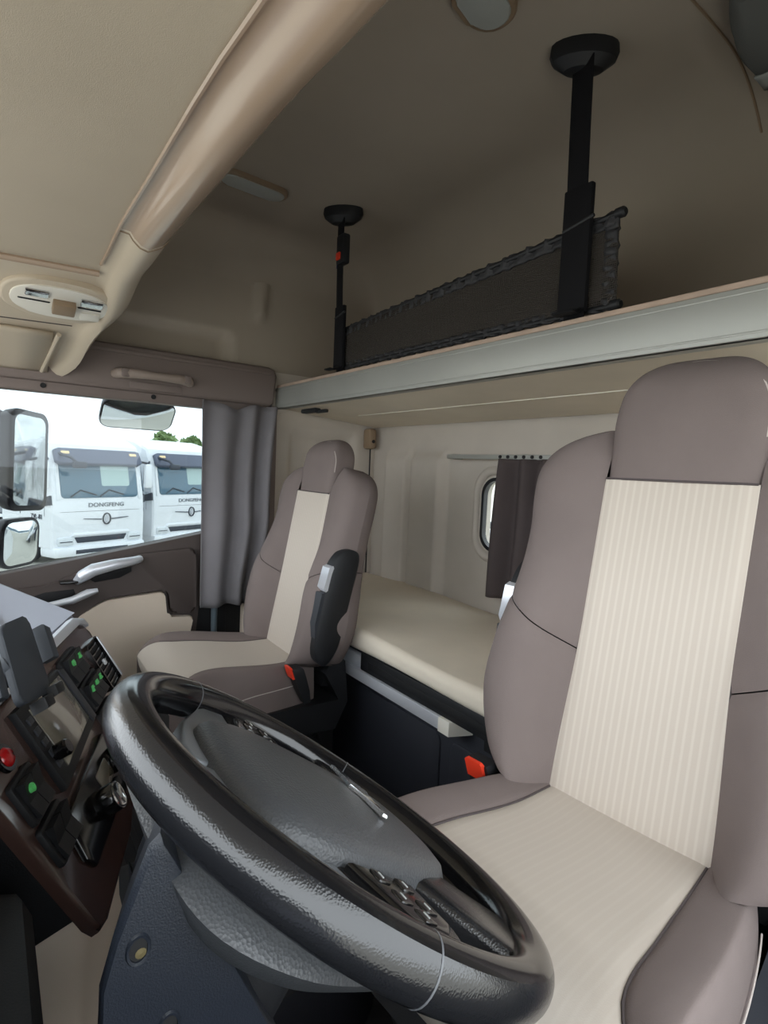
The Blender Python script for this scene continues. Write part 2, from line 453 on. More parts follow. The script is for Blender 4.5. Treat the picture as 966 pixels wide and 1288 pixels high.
# underside cloth, lip, upper side as separate parts
def cons_part(name, i0, i1, m_, x0, x1, par=oc, dz=0):
    ks = [i for i, x in enumerate(xs) if x0 - .02 <= x <= x1 + .02]
    mb = MB(); n = i1 - i0 + 1
    mb.add([(xs[i], p[0], p[1] + dz) for i in ks for p in prs[i][i0:i1 + 1]],
           [(a * n + b, (a + 1) * n + b, (a + 1) * n + b + 1, a * n + b + 1) for a in range(len(ks) - 1) for b in range(n - 1)])
    return mb.build(name, m_, par, angle=70)
cons_part('underside_cloth', 0, 1, CONSF, -.13, 1.66)
cons_part('end_panel', 0, 1, CONS, 1.66, 2.2)
lip = cons_part('lip', 1, 10, LIP, -.13, 1.34)
cons_part('end_lip', 1, 10, CONS, 1.345, 2.2)
cons_part('shelf_top', 10, 13, CONSF, -.13, 2.2)
# raised rib between cloth and end panel, second joint, and the joint between the lip mouldings
def cons_line(name, x, m_, r, y1=.45, dz=-.004):
    p = cons_prof(x); pts = [(x, y1, p[0][1] + dz)] + [(x, p[1][0] + t * (y1 - p[1][0]), p[1][1] + (p[0][1] - p[1][1]) * t + dz) for t in (.8, .5, .2, 0)]
    return MB().tube(pts, r, 8).build(name, m_, oc)
cons_line('joint_rib', 1.655, LIP, .009)
cons_line('joint_rib', 1.93, PIPE, .002, dz=.0)
MB().tube([(1.345 + .0004, p[0], p[1] - .001) for p in prs[44][1:10]], .0016, 6).build('joint_line', LAMPF, oc)
m = MB(); pz = cons_prof(1.0); m.tube([(x, cons_prof(x)[1][0] + .004, cons_prof(x)[1][1] - .003) for x in [-.1 + .1 * i for i in range(18)]], .004, 6); m.build('cloth_welt', LIP, oc)
# storage lid on the outer end, rear bright edge
m = MB()
m.grid(lambda u, v: (lambda x, y: (x, y, interp([(0, 0), (1, 0)], u) + cons_z(x) - .012))(1.955 + .20 * u, -.17 + .55 * v), 12, 6)
m.build('storage_lid', CONS, oc, solid=.012)
m = MB(); m.tube([(1.95 + .2 * t, -.185 + .03 * t, cons_z(1.95 + .2 * t) - .016) for t in [i / 8 for i in range(9)]], .007, 8); m.build('lid_edge', CONS, oc)

# reading lamp set into the console
lc = Vector((1.80, -.175, cons_z(1.80) - .004)); sl = (cons_z(1.86) - cons_z(1.74)) / .12
la = Vector((0, 1, 0)); lb = Vector((1, 0, sl)).normalized(); ln = la.cross(lb); ln = ln if ln.z < 0 else -ln
LM = frame(lc, la, lb, ln)
rl = thing('reading_lamp', lc, 'oval white reading lamp panel set in overhead console above the door', 'lamp')
def ell(a, b, n=32, e=2.4): return [(math.copysign(abs(math.cos(2*PI*i/n)) ** (2/e), math.cos(2*PI*i/n)) * a, math.copysign(abs(math.sin(2*PI*i/n)) ** (2/e), math.sin(2*PI*i/n)) * b) for i in range(n)]
m = MB(); m.prism(ell(.140, .094), -.01, .012, .008, LM, 3); m.build('bezel', CONS, rl)
m = MB(); m.prism(ell(.118, .072), .006, .016, .004, LM, 2); m.build('lens', LAMPB, rl)
for nm, x0, x1, y0, y1, h, mm in (('switch', -.035, .02, -.02, .03, .034, LAMPF), ('button', -.10, -.045, -.045, -.012, .021, CHROME), ('button', -.10, -.05, .02, .055, .021, LAMPB), ('button', .03, .085, -.05, -.02, .021, CHROME),
                                  ('slot', .025, .10, -.002, .003, .019, DARK), ('slot', -.10, -.04, -.002, .003, .019, DARK)):
    m = MB(); m.box(x0, x1, y0, y1, .012, h, .003, LM); m.build(nm, mm, rl)

# ---- brown trim above the passenger door
tr = thing('trim_1', (XR, -.6, .3), 'brown padded trim rail above the passenger door', kind='structure')
m = MB(); m.prism([(.45, .40), (.45, .24), (-.955, .236), (-.975, .25), (-.985, .36), (-.975, .385), (-.95, .394)], 0, .05, .014, XP(XR), 3)
m.build('padding', TRIMB, tr)
m = MB(); m.prism([(.45, .380), (.45, .366), (-.96, .362), (-.965, .374)], .05, .056, .003, XP(XR)); m.build('ridge', TRIMB, tr)
gh = thing('grab_handle', (XR - .05, -.5, .295), 'brown ribbed grab handle on trim above the passenger window', 'handle')
m = MB(); m.tube([(2.155, -.375, .292), (2.125, -.385, .293), (2.112, -.42, .294), (2.11, -.50, .294), (2.112, -.585, .293), (2.125, -.62, .291), (2.155, -.63, .29)], [.017, .019, .017, .014, .017, .019, .017], 12)
m.build('grip', GRIP, gh)
for y in (-.40, -.61):
    m = MB(); m.box(2.10, 2.128, y - .014, y + .014, .279, .309, .006); m.build('end_cap', TRIMB, gh)
m = MB(); m.box(2.143, 2.152, -.60, -.42, .245, .272, .004); m.build('recess_plate', TRIMB, gh)

# ---- passenger door
dr = thing('door_1', (XR, -.45, -1.0), 'dark brown passenger door with beige insert and big side window', kind='structure')
m = MB()
m.prism([(.30, .245), (.30, .205), (-.95, .205), (-.95, .245)], -.02, .035, .01, XP(XR), 3); m.build('window_frame', TRIMB, dr)
for y in (-.16, -.505):
    m = MB(); m.lathe([(.0, .0), (.009, 0), (.008, .004), (0, .004)], 12, frame((XR - .035, y, .226), (0, 1, 0), (0, 0, 1), (-1, 0, 0))); m.build('screw', DARK, dr)
m = MB(); m.prism([(-.94, .23), (-.94, -.35), (-1.00, -.35), (-1.00, .23)], -.02, .03, .008, XP(XR)); m.build('window_frame', TRIMB, dr)
m = MB(); m.prism([(-.012, .215), (-.035, .20), (-.028, .17), (.02, -.05), (.06, -.45), (.12, -.45), (.10, .215)], -.02, .03, .008, XP(XR)); m.build('window_frame', DOORB, dr)
belt = [(-.97, -.232), (-.67, -.287), (-.40, -.335), (-.116, -.385), (.10, -.42)]
m = MB(); m.prism(belt + [(.10, -1.13), (-.60, -1.13), (-.66, -.80), (-.672, -.56), (-.97, -.56)], -.03, .035, .012, XP(XR), 3); m.build('panel', DOORB, dr)
# raised shoulder with the grip and lever
m = MB(); m.prism(rpoly([(.10, -.452), (-.16, -.442), (-.30, -.39), (-.42, -.352), (-.66, -.335), (-.665, -.59), (-.57, -.585), (-.562, -.505), (-.545, -.487), (-.35, -.50), (-.28, -.54), (-.22, -.63), (-.1, -.70), (.10, -.72)], .025), .03, .062, .014, XP(XR), 3)
m.build('armrest_panel', DOORB, dr)
m = MB(); m.prism(rpoly([(-.215, -.66), (-.26, -.555), (-.345, -.508), (-.546, -.496), (-.556, -.594), (-.655, -.602), (-.625, -.75), (-.55, -.98), (-.10, -.98), (-.16, -.72)], .016), .03, .066, .008, XP(XR), 3)
m.build('insert_panel', BEIGE, dr)
ph = MB().tube([(2.135, -.255, -.43), (2.105, -.268, -.408), (2.098, -.30, -.388), (2.095, -.36, -.374), (2.097, -.42, -.366), (2.115, -.452, -.362), (2.14, -.458, -.366)], [.014, .021, .022, .019, .016, .014, .011], 12).build('pull_handle', SILV, dr)
tag(ph, 'satin silver pull handle')
m = MB(); m.prism([(-.29, -.425), (-.33, -.402), (-.43, -.392), (-.43, -.41), (-.39, -.43), (-.31, -.44)], .06, .065, .003, XP(XR)); m.build('grip_recess', DARK, dr)
m = MB(); m.prism([(-.115, -.475), (-.16, -.462), (-.245, -.458), (-.25, -.475), (-.20, -.50), (-.13, -.50)], .06, .066, .003, XP(XR)); m.build('lever_recess', DARK, dr)
m = MB(); m.tube([(2.125, -.10, -.505), (2.118, -.17, -.502), (2.112, -.24, -.490), (2.105, -.285, -.468), (2.105, -.315, -.462)], [.007, .010, .013, .014, .008], 10); m.build('release_lever', SILV, dr)
m = MB(); m.box(2.10, 2.14, -.255, -.20, -.432, -.424, .003); m.build('window_switch', DKGL, dr)
m = MB(); m.prism([(.35, -.50), (-.97, -.31), (-1.6, -.31), (-1.6, -1.5), (.35, -1.5)], -.10, -.06, .01, XP(XR)); m.prism([(.35, .23), (-1.6, .23), (-1.6, .9), (.35, .9)], -.10, -.06, .01, XP(XR)); m.prism([(-.97, -.3), (-1.6, -.3), (-1.6, .3), (-.97, .3)], -.10, -.06, 0, XP(XR)); m.build('outer_skin', TRW, dr)
m = MB(); m.prism([(.06, .21), (-.97, .21), (-.97, -.29), (.06, -.46)], -.012, -.008, 0, XP(XR)); m.build('window_pane', PANE, dr)
# door jamb behind the door, dark gap with a blue-grey strut
m = MB(); m.box(XR - .01, XR + .03, -.985, -.66, -1.1, -.55); m.box(XR - .02, XR + .02, -.80, -.76, -1.05, -.5, .006)
tag(m.build('trim_2', DARK), kind='structure')
m = MB(); m.tube([(2.165, -.745, -.50), (2.165, -.745, -.78)], .013, 10); tag(m.build('door_stay', MIRH), 'blue grey door stay strut in the dark door gap under the curtain', 'strut')
m = MB(); m.box(2.12, 2.2, -.985, -.86, -1.06, -.56, .02); tag(m.build('trim_3', BEIGE), kind='structure')

# ================================================================== CURTAINS
def curtain(name, fn, label, m_, nu=70, nv=30):
    mb = MB(); mb.grid(fn, nu, nv); o = mb.build(name, m_, angle=80, solid=.003); return tag(o, label, 'curtain')
def door_curt(u, v):
    y0 = -.668 - .006 * v; y1 = -.965 + .075 * sm(.55, 1, v) + .02 * math.sin(PI * v)
    y = y0 + (y1 - y0) * u; z = .232 - .80 * v - .004 * math.sin(9 * u)
    amp = .004 + .020 * sm(.35, .9, u) * (1 - .3 * v) + .006 * sm(0, .5, v)
    x = 2.115 + amp * math.sin(2 * PI * (u * 2.1 + .75 * u * u + .10 * v + .1 * math.sin(4 * v))) - .012 * math.sin(PI * v) + .006 * math.sin(13 * u + 2 * v)
    z += -.03 * math.exp(-((u - .45) / .16) ** 2) * (1 - v) ** 6
    return (x, y, z)
curtain('door_curtain', door_curt, 'grey cloth curtain hanging beside the passenger door window', CURT)
def rear_curt(u, v):
    x = 1.335 + (1.02 - 1.335) * u; z = .052 - .487 * v
    x += .022 * v * (1 - u)
    y = -1.452 + .020 * math.sin(2 * PI * (u * 3.4 + .05 * v)) + .008 * math.sin(11 * u + 3 * v)
    return (x, y, z)
curtain('rear_curtain', rear_curt, 'dark brown curtain half drawn over the small rear window', CURT2)
rr = thing('curtain_rail', (1.3, -1.49, .06), 'slim grey metal curtain rail on the rear wall', 'rail')
m = MB(); m.box(.85, 1.625, -1.478, -1.466, .051, .068, .003); m.build('track', ALU, rr)
for x in (1.60, 1.25, .95):
    m = MB(); m.box(x - .012, x + .012, YR - .01, -1.478, .050, .070, .003); m.build('bracket', ALU, rr)
for i in range(6):
    m = MB(); m.lathe([(0, 0), (.006, 0), (.006, .004), (0, .004)], 10, frame((1.345 - .035 * i, -1.4655, .060), (1, 0, 0), (0, 0, -1), (0, 1, 0))); m.build('glider', DARK, rr)

# ================================================================== BUNKS
ub = thing('upper_bunk', (1.0, -1.26, .233), 'upper bunk board with bright aluminium front edge across the cab', 'bunk')
m = MB(); m.box(-.12, 2.195, -1.015, -.998, .233, .318, .003); m.box(-.12, 2.195, -1.04, -1.0, .233, .24, .002); al = m.build('front_profile', ALU, ub)
for z in (.243, .308):
    m = MB(); m.box(-.12, 2.195, -.9985, -.9965, z - .002, z + .002, .0008); m.build('profile_ridge', ALU, al)
m = MB(); m.box(-.12, 2.195, -1.505, -1.004, .319, .331, .003); m.build('board', WOOD, ub)
def under(u, v): y = -1.02 - .49 * v; return (-.12 + 2.315 * u, y, .238 - .045 * v)
m = MB(); m.grid(under, 8, 10); m.build('underside', MATT, ub)
m = MB(); m.box(.2, 1.95, -1.2612, -1.2588, .2135, .2165, .0008); m.build('underside_seam', LAMPB, ub)
m = MB(); m.box(1.98, 2.10, -1.10, -1.07, .215, .232, .005); m.box(1.92, 2.0, -1.10, -1.085, .212, .225, .003); m.build('latch', BLK, ub)
mt = MB()
def mat_ring(x, k=48):
    o = []; y0, y1, z0, z1 = -1.515, -.915, -.560, -.498
    for p in rrect(y0, y1, z0, z1, .026, 11):
        z = p[1]; 
        if z > -.525: z += .006 * math.sin(7 * x + 3 * p[0]) + .010 * sm(1.9, 2.18, x) * 0 + .004 * math.sin(15 * p[0] + 2 * x)
        o.append((x, p[0] + .004 * math.sin(9 * x), z))
    return o
mt.loft([mat_ring(.0 + 2.18 * i / 60) for i in range(61)])
tag(mt.build('mattress', MATT, angle=60), 'cream cloth mattress on the lower bunk behind the seats', 'mattress')
lb_ = thing('lower_bunk', (1.0, -1.2, ZF), 'black lower bunk base with side rails under the cream mattress', 'bunk')
m = MB(); m.box(.0, 2.19, -1.515, -.955, -.60, -.561, .004); m.build('base_board', BLK, lb_)
m = MB(); m.box(.0, 1.62, -1.01, -.99, ZF, -.60, .004); m.build('front_panel', NAVY, lb_)
for x0, x1 in ((.55, 1.02), (1.06, 1.54)):
    m = MB(); m.prism(rrect(x0, x1, -1.06, -.70, .03, 4), 0, .006, .004, frame((0, -.99, 0), (1, 0, 0), (0, 0, 1), (0, 1, 0))); m.build('locker_flap', NAVY, lb_)
m = MB(); m.box(.2, 1.376, -.955, -.930, -.617, -.560, .005)
m.build('side_rail', BLK, lb_)
m = MB(); m.box(.25, 1.33, -.9305, -.9285, -.602, -.580, .0008); m.build('rail_groove', DARK, lb_)
m = MB(); m.box(.50, .90, -.992, -.982, -.675, -.635, .002); m.build('grip_recess', DARK, lb_)
sd = thing('pull_out_tray', (1.3, -.92, -.65), 'silver pull-out tray under the black bunk rail', 'tray')
m = MB(); m.box(1.005, 1.66, -.984, -.926, -.652, -.618, .003); m.build('tray_board', SILV, sd)
m = MB(); m.box(1.378, 1.66, -.957, -.936, -.618, -.578, .003); m.build('tray_lip', SILV, sd)
m = MB(); m.prism([(.94, -.984), (1.005, -.984), (1.005, -.924), (.965, -.924)], -.654, -.616, .004); m.build('end_cap', LAMPB, sd)
ba = thing('belt_anchor', (2.15, -1.47, .12), 'small beige belt anchor bracket high in the rear corner', 'bracket')
m = MB(); m.box(2.14, 2.20, -1.49, -1.45, .09, .185, .012); m.build('cover', LAMPF, ba)
m = MB(); m.lathe([(0, 0), (.008, 0), (.008, .004), (0, .004)], 12, frame((2.14, -1.47, .125), (0, 1, 0), (0, 0, 1), (-1, 0, 0))); m.build('bolt', DARK, ba)
m = MB(); m.tube([(2.185, -1.485, .10), (2.185, -1.488, -.50)], .0035, 6); m.build('cable', DARK, ba)

# ================================================================== SAFETY NET ON THE UPPER BUNK
sn = thing('safety_net', (1.2, -1.03, .327), 'black mesh fall-out net standing along the upper bunk edge', 'net')
YN = -1.035
A0, A1 = (1.725, .482), (.672, .530)
B0, B1 = (1.715, .352), (.668, .350)
m = MB(); m.grid(lambda u, v: (A0[0] + (A1[0] - A0[0]) * u + (B0[0] - A0[0]) * v, YN + .004 * math.sin(6 * u + 2 * v), (A0[1] + (A1[1] - A0[1]) * u) * (1 - v) + (B0[1] + (B1[1] - B0[1]) * u) * v), 40, 8)
m.build('mesh', NET, sn, solid=.0015)
def wrinkled(p, q, r, n=60, amp=.0018):
    P, Q = Vector(p), Vector(q)
    return [P.lerp(Q, i / n) for i in range(n + 1)], [r + amp * math.sin(i * 2.1) + amp * .7 * math.sin(i * 3.7) for i in range(n + 1)]
def band(name, p, q, off, w, n=60):
    P, Q = Vector(p), Vector(q); o = Vector(off)
    m = MB(); m.grid(lambda u, v: tuple(P.lerp(Q, u) + o * (w * v) + Vector((0, .004 * math.sin(u * n * 1.9 + 4 * v) * (1 - .5 * v) + .003 * math.sin(u * n * 4.3), .0015 * math.sin(u * n * 2.7)))), n * 2, 4)
    return m.build(name, NETB, sn, angle=60, solid=.006)
for (p, q, sg) in (((A0[0], YN, A0[1] + .008), (A1[0], YN, A1[1] + .008), -1), ((B0[0], YN, B0[1] - .008), (B1[0], YN, B1[1] - .008), 1)):
    band('hem', p, q, (0, 0, sg), .030 if sg < 0 else .022)
    MB().tube([(p[0], YN, p[2] + sg * .008), (q[0], YN, q[2] + sg * .008)], .0065, 8).build('pole', BLK, sn)
    for e in (p, q):
        d = 1 if e is p else -1; z = e[2] + sg * .008
        m = MB(); m.tube([(e[0] - .006 * d, YN, z), (e[0] + .010 * d, YN, z), (e[0] + .014 * d, YN, z)], [.0105, .0105, .007], 12); m.build('pole_cap', BLK, sn)
band('side_hem', (A1[0], YN, A1[1]), (B1[0], YN, B1[1]), (1, 0, 0), .028, 16)
band('side_hem', (A0[0], YN, A0[1]), (B0[0], YN, B0[1]), (-1, 0, 0), .022, 16)

def strap(x, xt, label, wide, buckle, hw):
    t = thing('net_strap', (x, -1.03, .33), label, 'strap')
    m = MB(); yt = -1.03
    top = ceil_z(xt, yt) - .035
    def belt(u, v):
        z = .335 + (top - .335) * v; xx = x + (xt - x) * v
        yy = YN + .016 + .012 * math.sin(PI * v) * 0
        return (xx - hw + 2 * hw * u, yy + .004 * math.sin(3 * v), z)
    m.grid(belt, 4, 30); m.build('webbing', BLKS, t, solid=.002)
    m = MB(); m.box(x - hw - .004, x + hw + .014, YN + .010, YN + .024, .345, .605 if wide else .56, .003); m.build('sleeve', BLKS, t)
    m = MB(); m.tube([(x - hw - .012, YN + .022, .535), (x + hw + .012, YN + .022, .522)], .004, 6); m.build('cord', BLK, t)
    # tail over the bunk edge
    m = MB(); m.grid(lambda u, v: (x - hw - .012 * v + 2 * hw * u, YN + .018 + .055 * v, .352 - .016 * sm(0, .6, v)), 4, 8); m.build('anchor_tab', BLKS, t, solid=.004)
    # ceiling mount: rounded wedge
    R = []
    for k, (h, s) in enumerate(((0, 1.05), (.020, 1.08), (.034, 1.0), (.052, .62), (.055, .40))):
        R.append([(xt + (.008) + 1.0 * (a * .6 - b * .35) * s * 1.0, yt + (a * .55 + b * .6) * s, ceil_z(xt, yt) - h + .002) for a, b in [(math.cos(2 * PI * i / 20) * .080, math.sin(2 * PI * i / 20) * .050) for i in range(20)]])
    m = MB(); m.loft(R); m.build('ceiling_mount', BLK, t, angle=24)
    m = MB(); m.box(xt - .012, xt + .012, yt - .016, yt + .006, top - .02, top + .012, .004); m.build('mount_neck', BLK, t)
    if buckle:
        m = MB(); m.box(x - .024, x + .024, YN + .004, YN + .034, .700, .80, .007); m.build('buckle_body', BLK, t)
        m = MB(); m.box(x - .010, x + .016, YN + .032, YN + .040, .712, .738, .004); m.build('buckle_button', RED, t)
        m = MB(); m.box(x + .022, x + .052, YN + .005, YN + .015, .70, .765, .003); m.build('care_tag', BLUE, t)
    return t
strap(.752, .770, 'wide black net strap hanging from ceiling, plain, nearer the driver seat', True, False, .025)
strap(1.712, 1.735, 'narrow black net strap with red buckle hanging near the passenger side', False, True, .020)

# ================================================================== CEILING LAMPS, HATCH SEAM, BUNDLE
def ceil_lamp(x, y, ang, L, w, label):
    z = ceil_z(x, y); t = thing('ceiling_lamp', (x, y, z), label, 'lamp', 'ceiling lamps')
    M = Matrix.Translation((x, y, z)) @ Matrix.Rotation(ang, 4, 'Z') @ Matrix.Rotation(PI, 4, 'X')
    def cap(l, r): return [(l / 2 - r + r * math.cos(a), r * math.sin(a)) for a in [-PI / 2 + PI * i / 10 for i in range(11)]] + [(-l / 2 + r + r * math.cos(a), r * math.sin(a)) for a in [PI / 2 + PI * i / 10 for i in range(11)]]
    m = MB(); m.prism(cap(L, w), -.01, .014, .008, M, 3); m.build('housing', LAMPF, t)
    m = MB(); m.prism(cap(L - .024, w - .011), .008, .018, .006, M, 3); m.build('lens', LENS, t)
ceil_lamp(1.785, -.715, PI / 2 + .06, .24, .046, 'oval ceiling lamp with grey lens near the passenger side')
ceil_lamp(.822, -.775, PI / 2 + .3, .16, .052, 'oval ceiling lamp at the top edge above the net strap')
m = MB(); pts = [(.585 + .012 * sm(1.1, 1.5, -y), y, ceil_z(.585, y) - .001) for y in [-.8 - .65 * i / 24 for i in range(25)]]
m.tube(pts, .0028, 6); tag(m.build('trim_4', LAMPF), kind='structure')
fb = thing('fabric_bundle', (.50, -1.3, .72), 'grey cloth bundle with pale strap tucked up at the ceiling', 'bundle')
R = []
for i in range(15):
    v = i / 14; y = -1.06 - .30 * v; c = Vector((.475 + .035 * v, y, ceil_z(.52, y) - .05 - .01 * v)); r = .052 * math.sin(PI * (.12 + .82 * v)) ** .5
    R.append([(c.x + r * math.cos(a) * (1 + .10 * math.sin(3 * a + 5 * v)), c.y, c.z + r * .85 * math.sin(a) * (1 + .12 * math.sin(4 * a - 7 * v))) for a in [2 * PI * k / 20 for k in range(20)]])
MB().loft(R).build('cloth', FAB, fb, angle=70)
def sband(u, v):
    a = PI * .15 + 1.5 * PI * u; y = -1.20 - .05 * v - .03 * u; r = .062
    return (.500 + r * math.cos(a), y, ceil_z(.52, y) - .056 + r * .88 * math.sin(a))
MB().grid(sband, 24, 3).build('strap', STRAPL, fb, solid=.004)

def smooth_loop(P, n=6):
    o = []; k = len(P)
    for i in range(k):
        p0, p1, p2, p3 = [Vector(P[(i + j) % k]) for j in (-1, 0, 1, 2)]
        for q in range(n):
            t = q / n; o.append(.5 * ((2 * p1) + (-p0 + p2) * t + (2 * p0 - 5 * p1 + 4 * p2 - p3) * t * t + (-p0 + 3 * p1 - 3 * p2 + p3) * t ** 3))
    return o
# ================================================================== SEATS
HW = [(-.05, .170), (-.02, .190), (.0, .206), (.04, .250), (.13, .286), (.22, .280), (.32, .264), (.42, .262), (.50, .268), (.55, .264), (.585, .240), (.607, .200), (.62, .150), (.628, .10)]
LEAN = math.radians(10.5)
def make_seat(loc, rz, side, label, zc, arm=(.262, .0), hk=1.0):
    """side = +1: inboard side (armrest, buckle) towards +x"""
    t = thing('cab_seat', loc, label, 'seat', 'cab seats', rz=rz)
    zj = zc - loc[2]
    T = Vector((0, -math.sin(LEAN), math.cos(LEAN))); N = Vector((0, math.cos(LEAN), math.sin(LEAN)))
    def B(x, s, d): p = T * s + N * d; return (x, p.y, zj + p.z)
    wi = lambda s: .114 + .010 * sm(.3, 0, s)
    def bul(s): return .050 * sm(.46, .20, s) + .012
    def front(x, s):
        ax = abs(x); w = wi(s); hw = max(spl(HW, s), w + .004)
        if ax <= w:
            return -.004 * (1 - (ax / w) ** 2) - .004 * sm(w - .012, w, ax)
        v = (ax - w) / (hw - w); b = bul(s)
        if v < .5: return b * math.sin(PI / 2 * v / .5) ** 1.3 - .004 * (1 - min(1, v / .08))
        q = (v - .5) / .5
        return b - (b + .050) * (1 - math.sqrt(max(0, 1 - q ** 2.6)))
    SS = [-.05, -.035, -.02, 0, .03, .06, .1, .14, .18, .22, .26, .30, .34, .38, .42, .46, .50, .53, .555, .575, .592, .605, .614, .62]
    def topd(s): return .055 * sq((s - .50) / .125)        # shoulders round over to the back
    seam = lambda v: .235 + .075 * v                       # height of the bolster seam, rising outwards
    nb = 16
    # insert
    m = MB(); ss = [s for s in SS if s <= .535]; ss[-1] = .530
    m.grid(lambda u, v: (lambda s: B(wi(s) * (2 * u - 1), s, front(wi(s) * (2 * u - 1), s)))(interp([(i / (len(ss) - 1), s) for i, s in enumerate(ss)], v)), 20, 40)
    local(m.build('backrest_insert', INS, t, angle=80))
    # bolsters: upper and lower pieces each side, joined at a slanting seam
    for sg in (-1, 1):
        def bol(lo):
            m = MB(); n = 40
            def f(u, v):
                q = u
                se = seam(q)
                s = (-.004 + .030 * q * q + (se - .001 + .004 - .030 * q * q) * v) if lo else (se + .001 + (.62 - se) * (1 - (1 - v) ** 1.6))
                w = wi(s); hw = max(spl(HW, s), w + .004); x = w + (hw - w) * q
                g = .004 * math.exp(-((s - se) / .006) ** 2)
                return B(sg * x, s, front(x, s) - topd(s) - g)
            m.grid(f, nb, n)
            # side and rear of the bolster
            def f2(u, v):
                se = seam(1)
                s = (.026 + (se - .001 - .026) * v) if lo else (se + .001 + (.62 - se) * (1 - (1 - v) ** 1.6))
                hw = max(spl(HW, s), wi(s) + .004); a = u * PI / 2
                d0 = -.050 - topd(s) * .6; d1 = -.105
                return B(sg * (hw - .045 * (1 - math.cos(a)) * (hw / .27)), s, d0 + (d1 - d0) * math.sin(a))
            m.grid(f2, 8, n)
            if lo:
                m.grid(lambda u, v: (lambda p, q: tuple(Vector(p).lerp(Vector(q), v) + Vector((0, 0, -.012 * math.sin(PI * v)))))(f(u, 0), B(sg * (wi(0) + (spl(HW, .026) - .045 - wi(0)) * u), -.004 + .03 * u * u, -.105)), nb, 6)
            return m
        local(bol(True).build('lower_bolster', BROWN, t, angle=75))
        local(bol(False).build('upper_bolster', BROWN, t, angle=75))
    # headrest
    HR = [(.528, .118), (.56, .119), (.60, .119), (.63, .120), (.66, .117), (.685, .110), (.705, .099), (.722, .083), (.735, .061), (.742, .036), (.744, .012)]
    HR = [(.528 + (q - .528) * hk, w_ * (1 if hk == 1 else .94)) for q, w_ in HR]
    ht = .528 + (.67 - .528) * hk
    def hd(s):      # front depth of the head section
        return .006 * sm(.53, .62, s) - .080 * sq((s - ht) / (.077 * hk))
    m = MB(); rings = []
    for i in range(34):
        s = .528 + (.744 - .528) * hk * (1 - (1 - i / 33) ** 1.7); hw = spl(HR, s); d0 = hd(s); d1 = -.088 + .03 * sq((s - ht) / (.077 * hk))
        ring_ = []
        for k in range(44):
            a = 2 * PI * k / 44; c, q = math.cos(a), math.sin(a)
            e = .30
            xx = math.copysign(abs(c) ** e, c) * hw; dd = (d0 + d1) / 2 + math.copysign(abs(q) ** .55, q) * (d0 - d1) / 2
            ring_.append(B(xx, s, dd))
        rings.append(ring_)
    m.loft(rings); hd_o = local(m.build('headrest', BROWN, t, angle=75))
    # seam stitching along the headrest's rounded front edge
    st = []
    for i in range(24):
        a = PI * (.45 + .55 * i / 23); s = .60 + (.528 + .202 * hk - .60) * math.sin(a) ** .6; hw = spl(HR, s)
        st.append(B(math.cos(a) * min(hw, .112) * 1.0, s, hd(s) - .010 * abs(math.cos(a)) ** 4 - .002))
    so = MB().tube(st, .0014, 6).build('stitching', STITCH, hd_o); so.matrix_parent_inverse = Matrix.Identity(4)
    # piping on both sides of the insert and across its top
    for sg in (-1, 1):
        local(MB().tube([B(sg * wi(s), s, -.0065) for s in [x * .53 / 24 for x in range(25)]], .0022, 6).build('piping', PIPE, t))
    local(MB().tube([B(-.112 + .224 * i / 10, .530, -.001) for i in range(11)], .002, 6).build('piping', PIPE, t))
    # back shell
    m = MB(); m.loft([[B(sx * w_, s, d) for sx, d in ((-1, -.07), (-1, -.105), (-.8, -.118), (.8, -.118), (1, -.105), (1, -.07))] for s, w_ in ((-.06, .18), (.1, .235), (.3, .225), (.5, .22), (.585, .19))])
    local(m.build('back_shell', BLK, t))
    # ---- cushion
    y0, y1 = -.035, .40
    CI = [(0, .121), (.1, .128), (.2, .138), (.3, .15), (.36, .185), (.40, .205), (.43, .21)]
    CO = [(-.035, .175), (0, .188), (.1, .206), (.2, .216), (.3, .218), (.36, .214), (.40, .205)]
    def ctop(y): return .004 + .026 * sm(.05, .30, y) - .075 * sq((y - .32) / .085)
    ci = lambda y: min(spl(CI, y), spl(CO, y) - .003)
    m = MB(); m.grid(lambda u, v: (lambda y: (lambda x: (x, y, zj + ctop(y) - .004 * (1 - (2 * u - 1) ** 2) - .003 * sm(.95, 1, abs(2 * u - 1))))(ci(y) * (2 * u - 1)))(y0 + (y1 - y0) * (1 - (1 - v) ** 1.5)), 24, 40)
    # front face of the cushion
    m.grid(lambda u, v: (.205 * (2 * u - 1) * (1 - .03 * v), .40 + .006 * math.sin(PI * v) - .03 * v, zj + ctop(.40) - .09 * v), 24, 8)
    local(m.build('cushion_insert', INS2, t, angle=75))
    for sg in (-1, 1):
        m = MB()
        def f(u, v):
            y = y0 + (y1 - y0) * (1 - (1 - v) ** 1.5); a = ci(y); b = max(spl(CO, y), a + .003); bw = .014 * sm(0, .15, y + .05) * sm(.41, .3, y)
            if u < .55:
                q = u / .55; x = a + (b - a) * .75 * q; z = ctop(y) + bw * math.sin(PI / 2 * q) - .003 * (1 - min(1, q / .1))
            else:
                q = (u - .55) / .45; an = q * PI / 2
                x = a + (b - a) * (.75 + .25 * math.sin(an)); z = ctop(y) + bw - (.125 + bw + ctop(y)) * (1 - math.cos(an)) ** 1.1
            return (sg * x, y, zj + z)
        m.grid(f, 26, 36); local(m.build('cushion_bolster', BROWN, t, angle=75))
        # stitched crease on the side
        local(MB().tube([(sg * (spl(CO, y) + .0005), y, zj - .045 - .02 * sm(.15, .36, y)) for y in [.0 + .36 * i / 20 for i in range(21)]], .0012, 6).build('stitching', STITCH, t))
        local(MB().tube([(sg * ci(y), y, zj + ctop(y) - .002) for y in [.0 + .34 * i / 20 for i in range(21)]], .0018, 6).build('piping', PIPE, t))
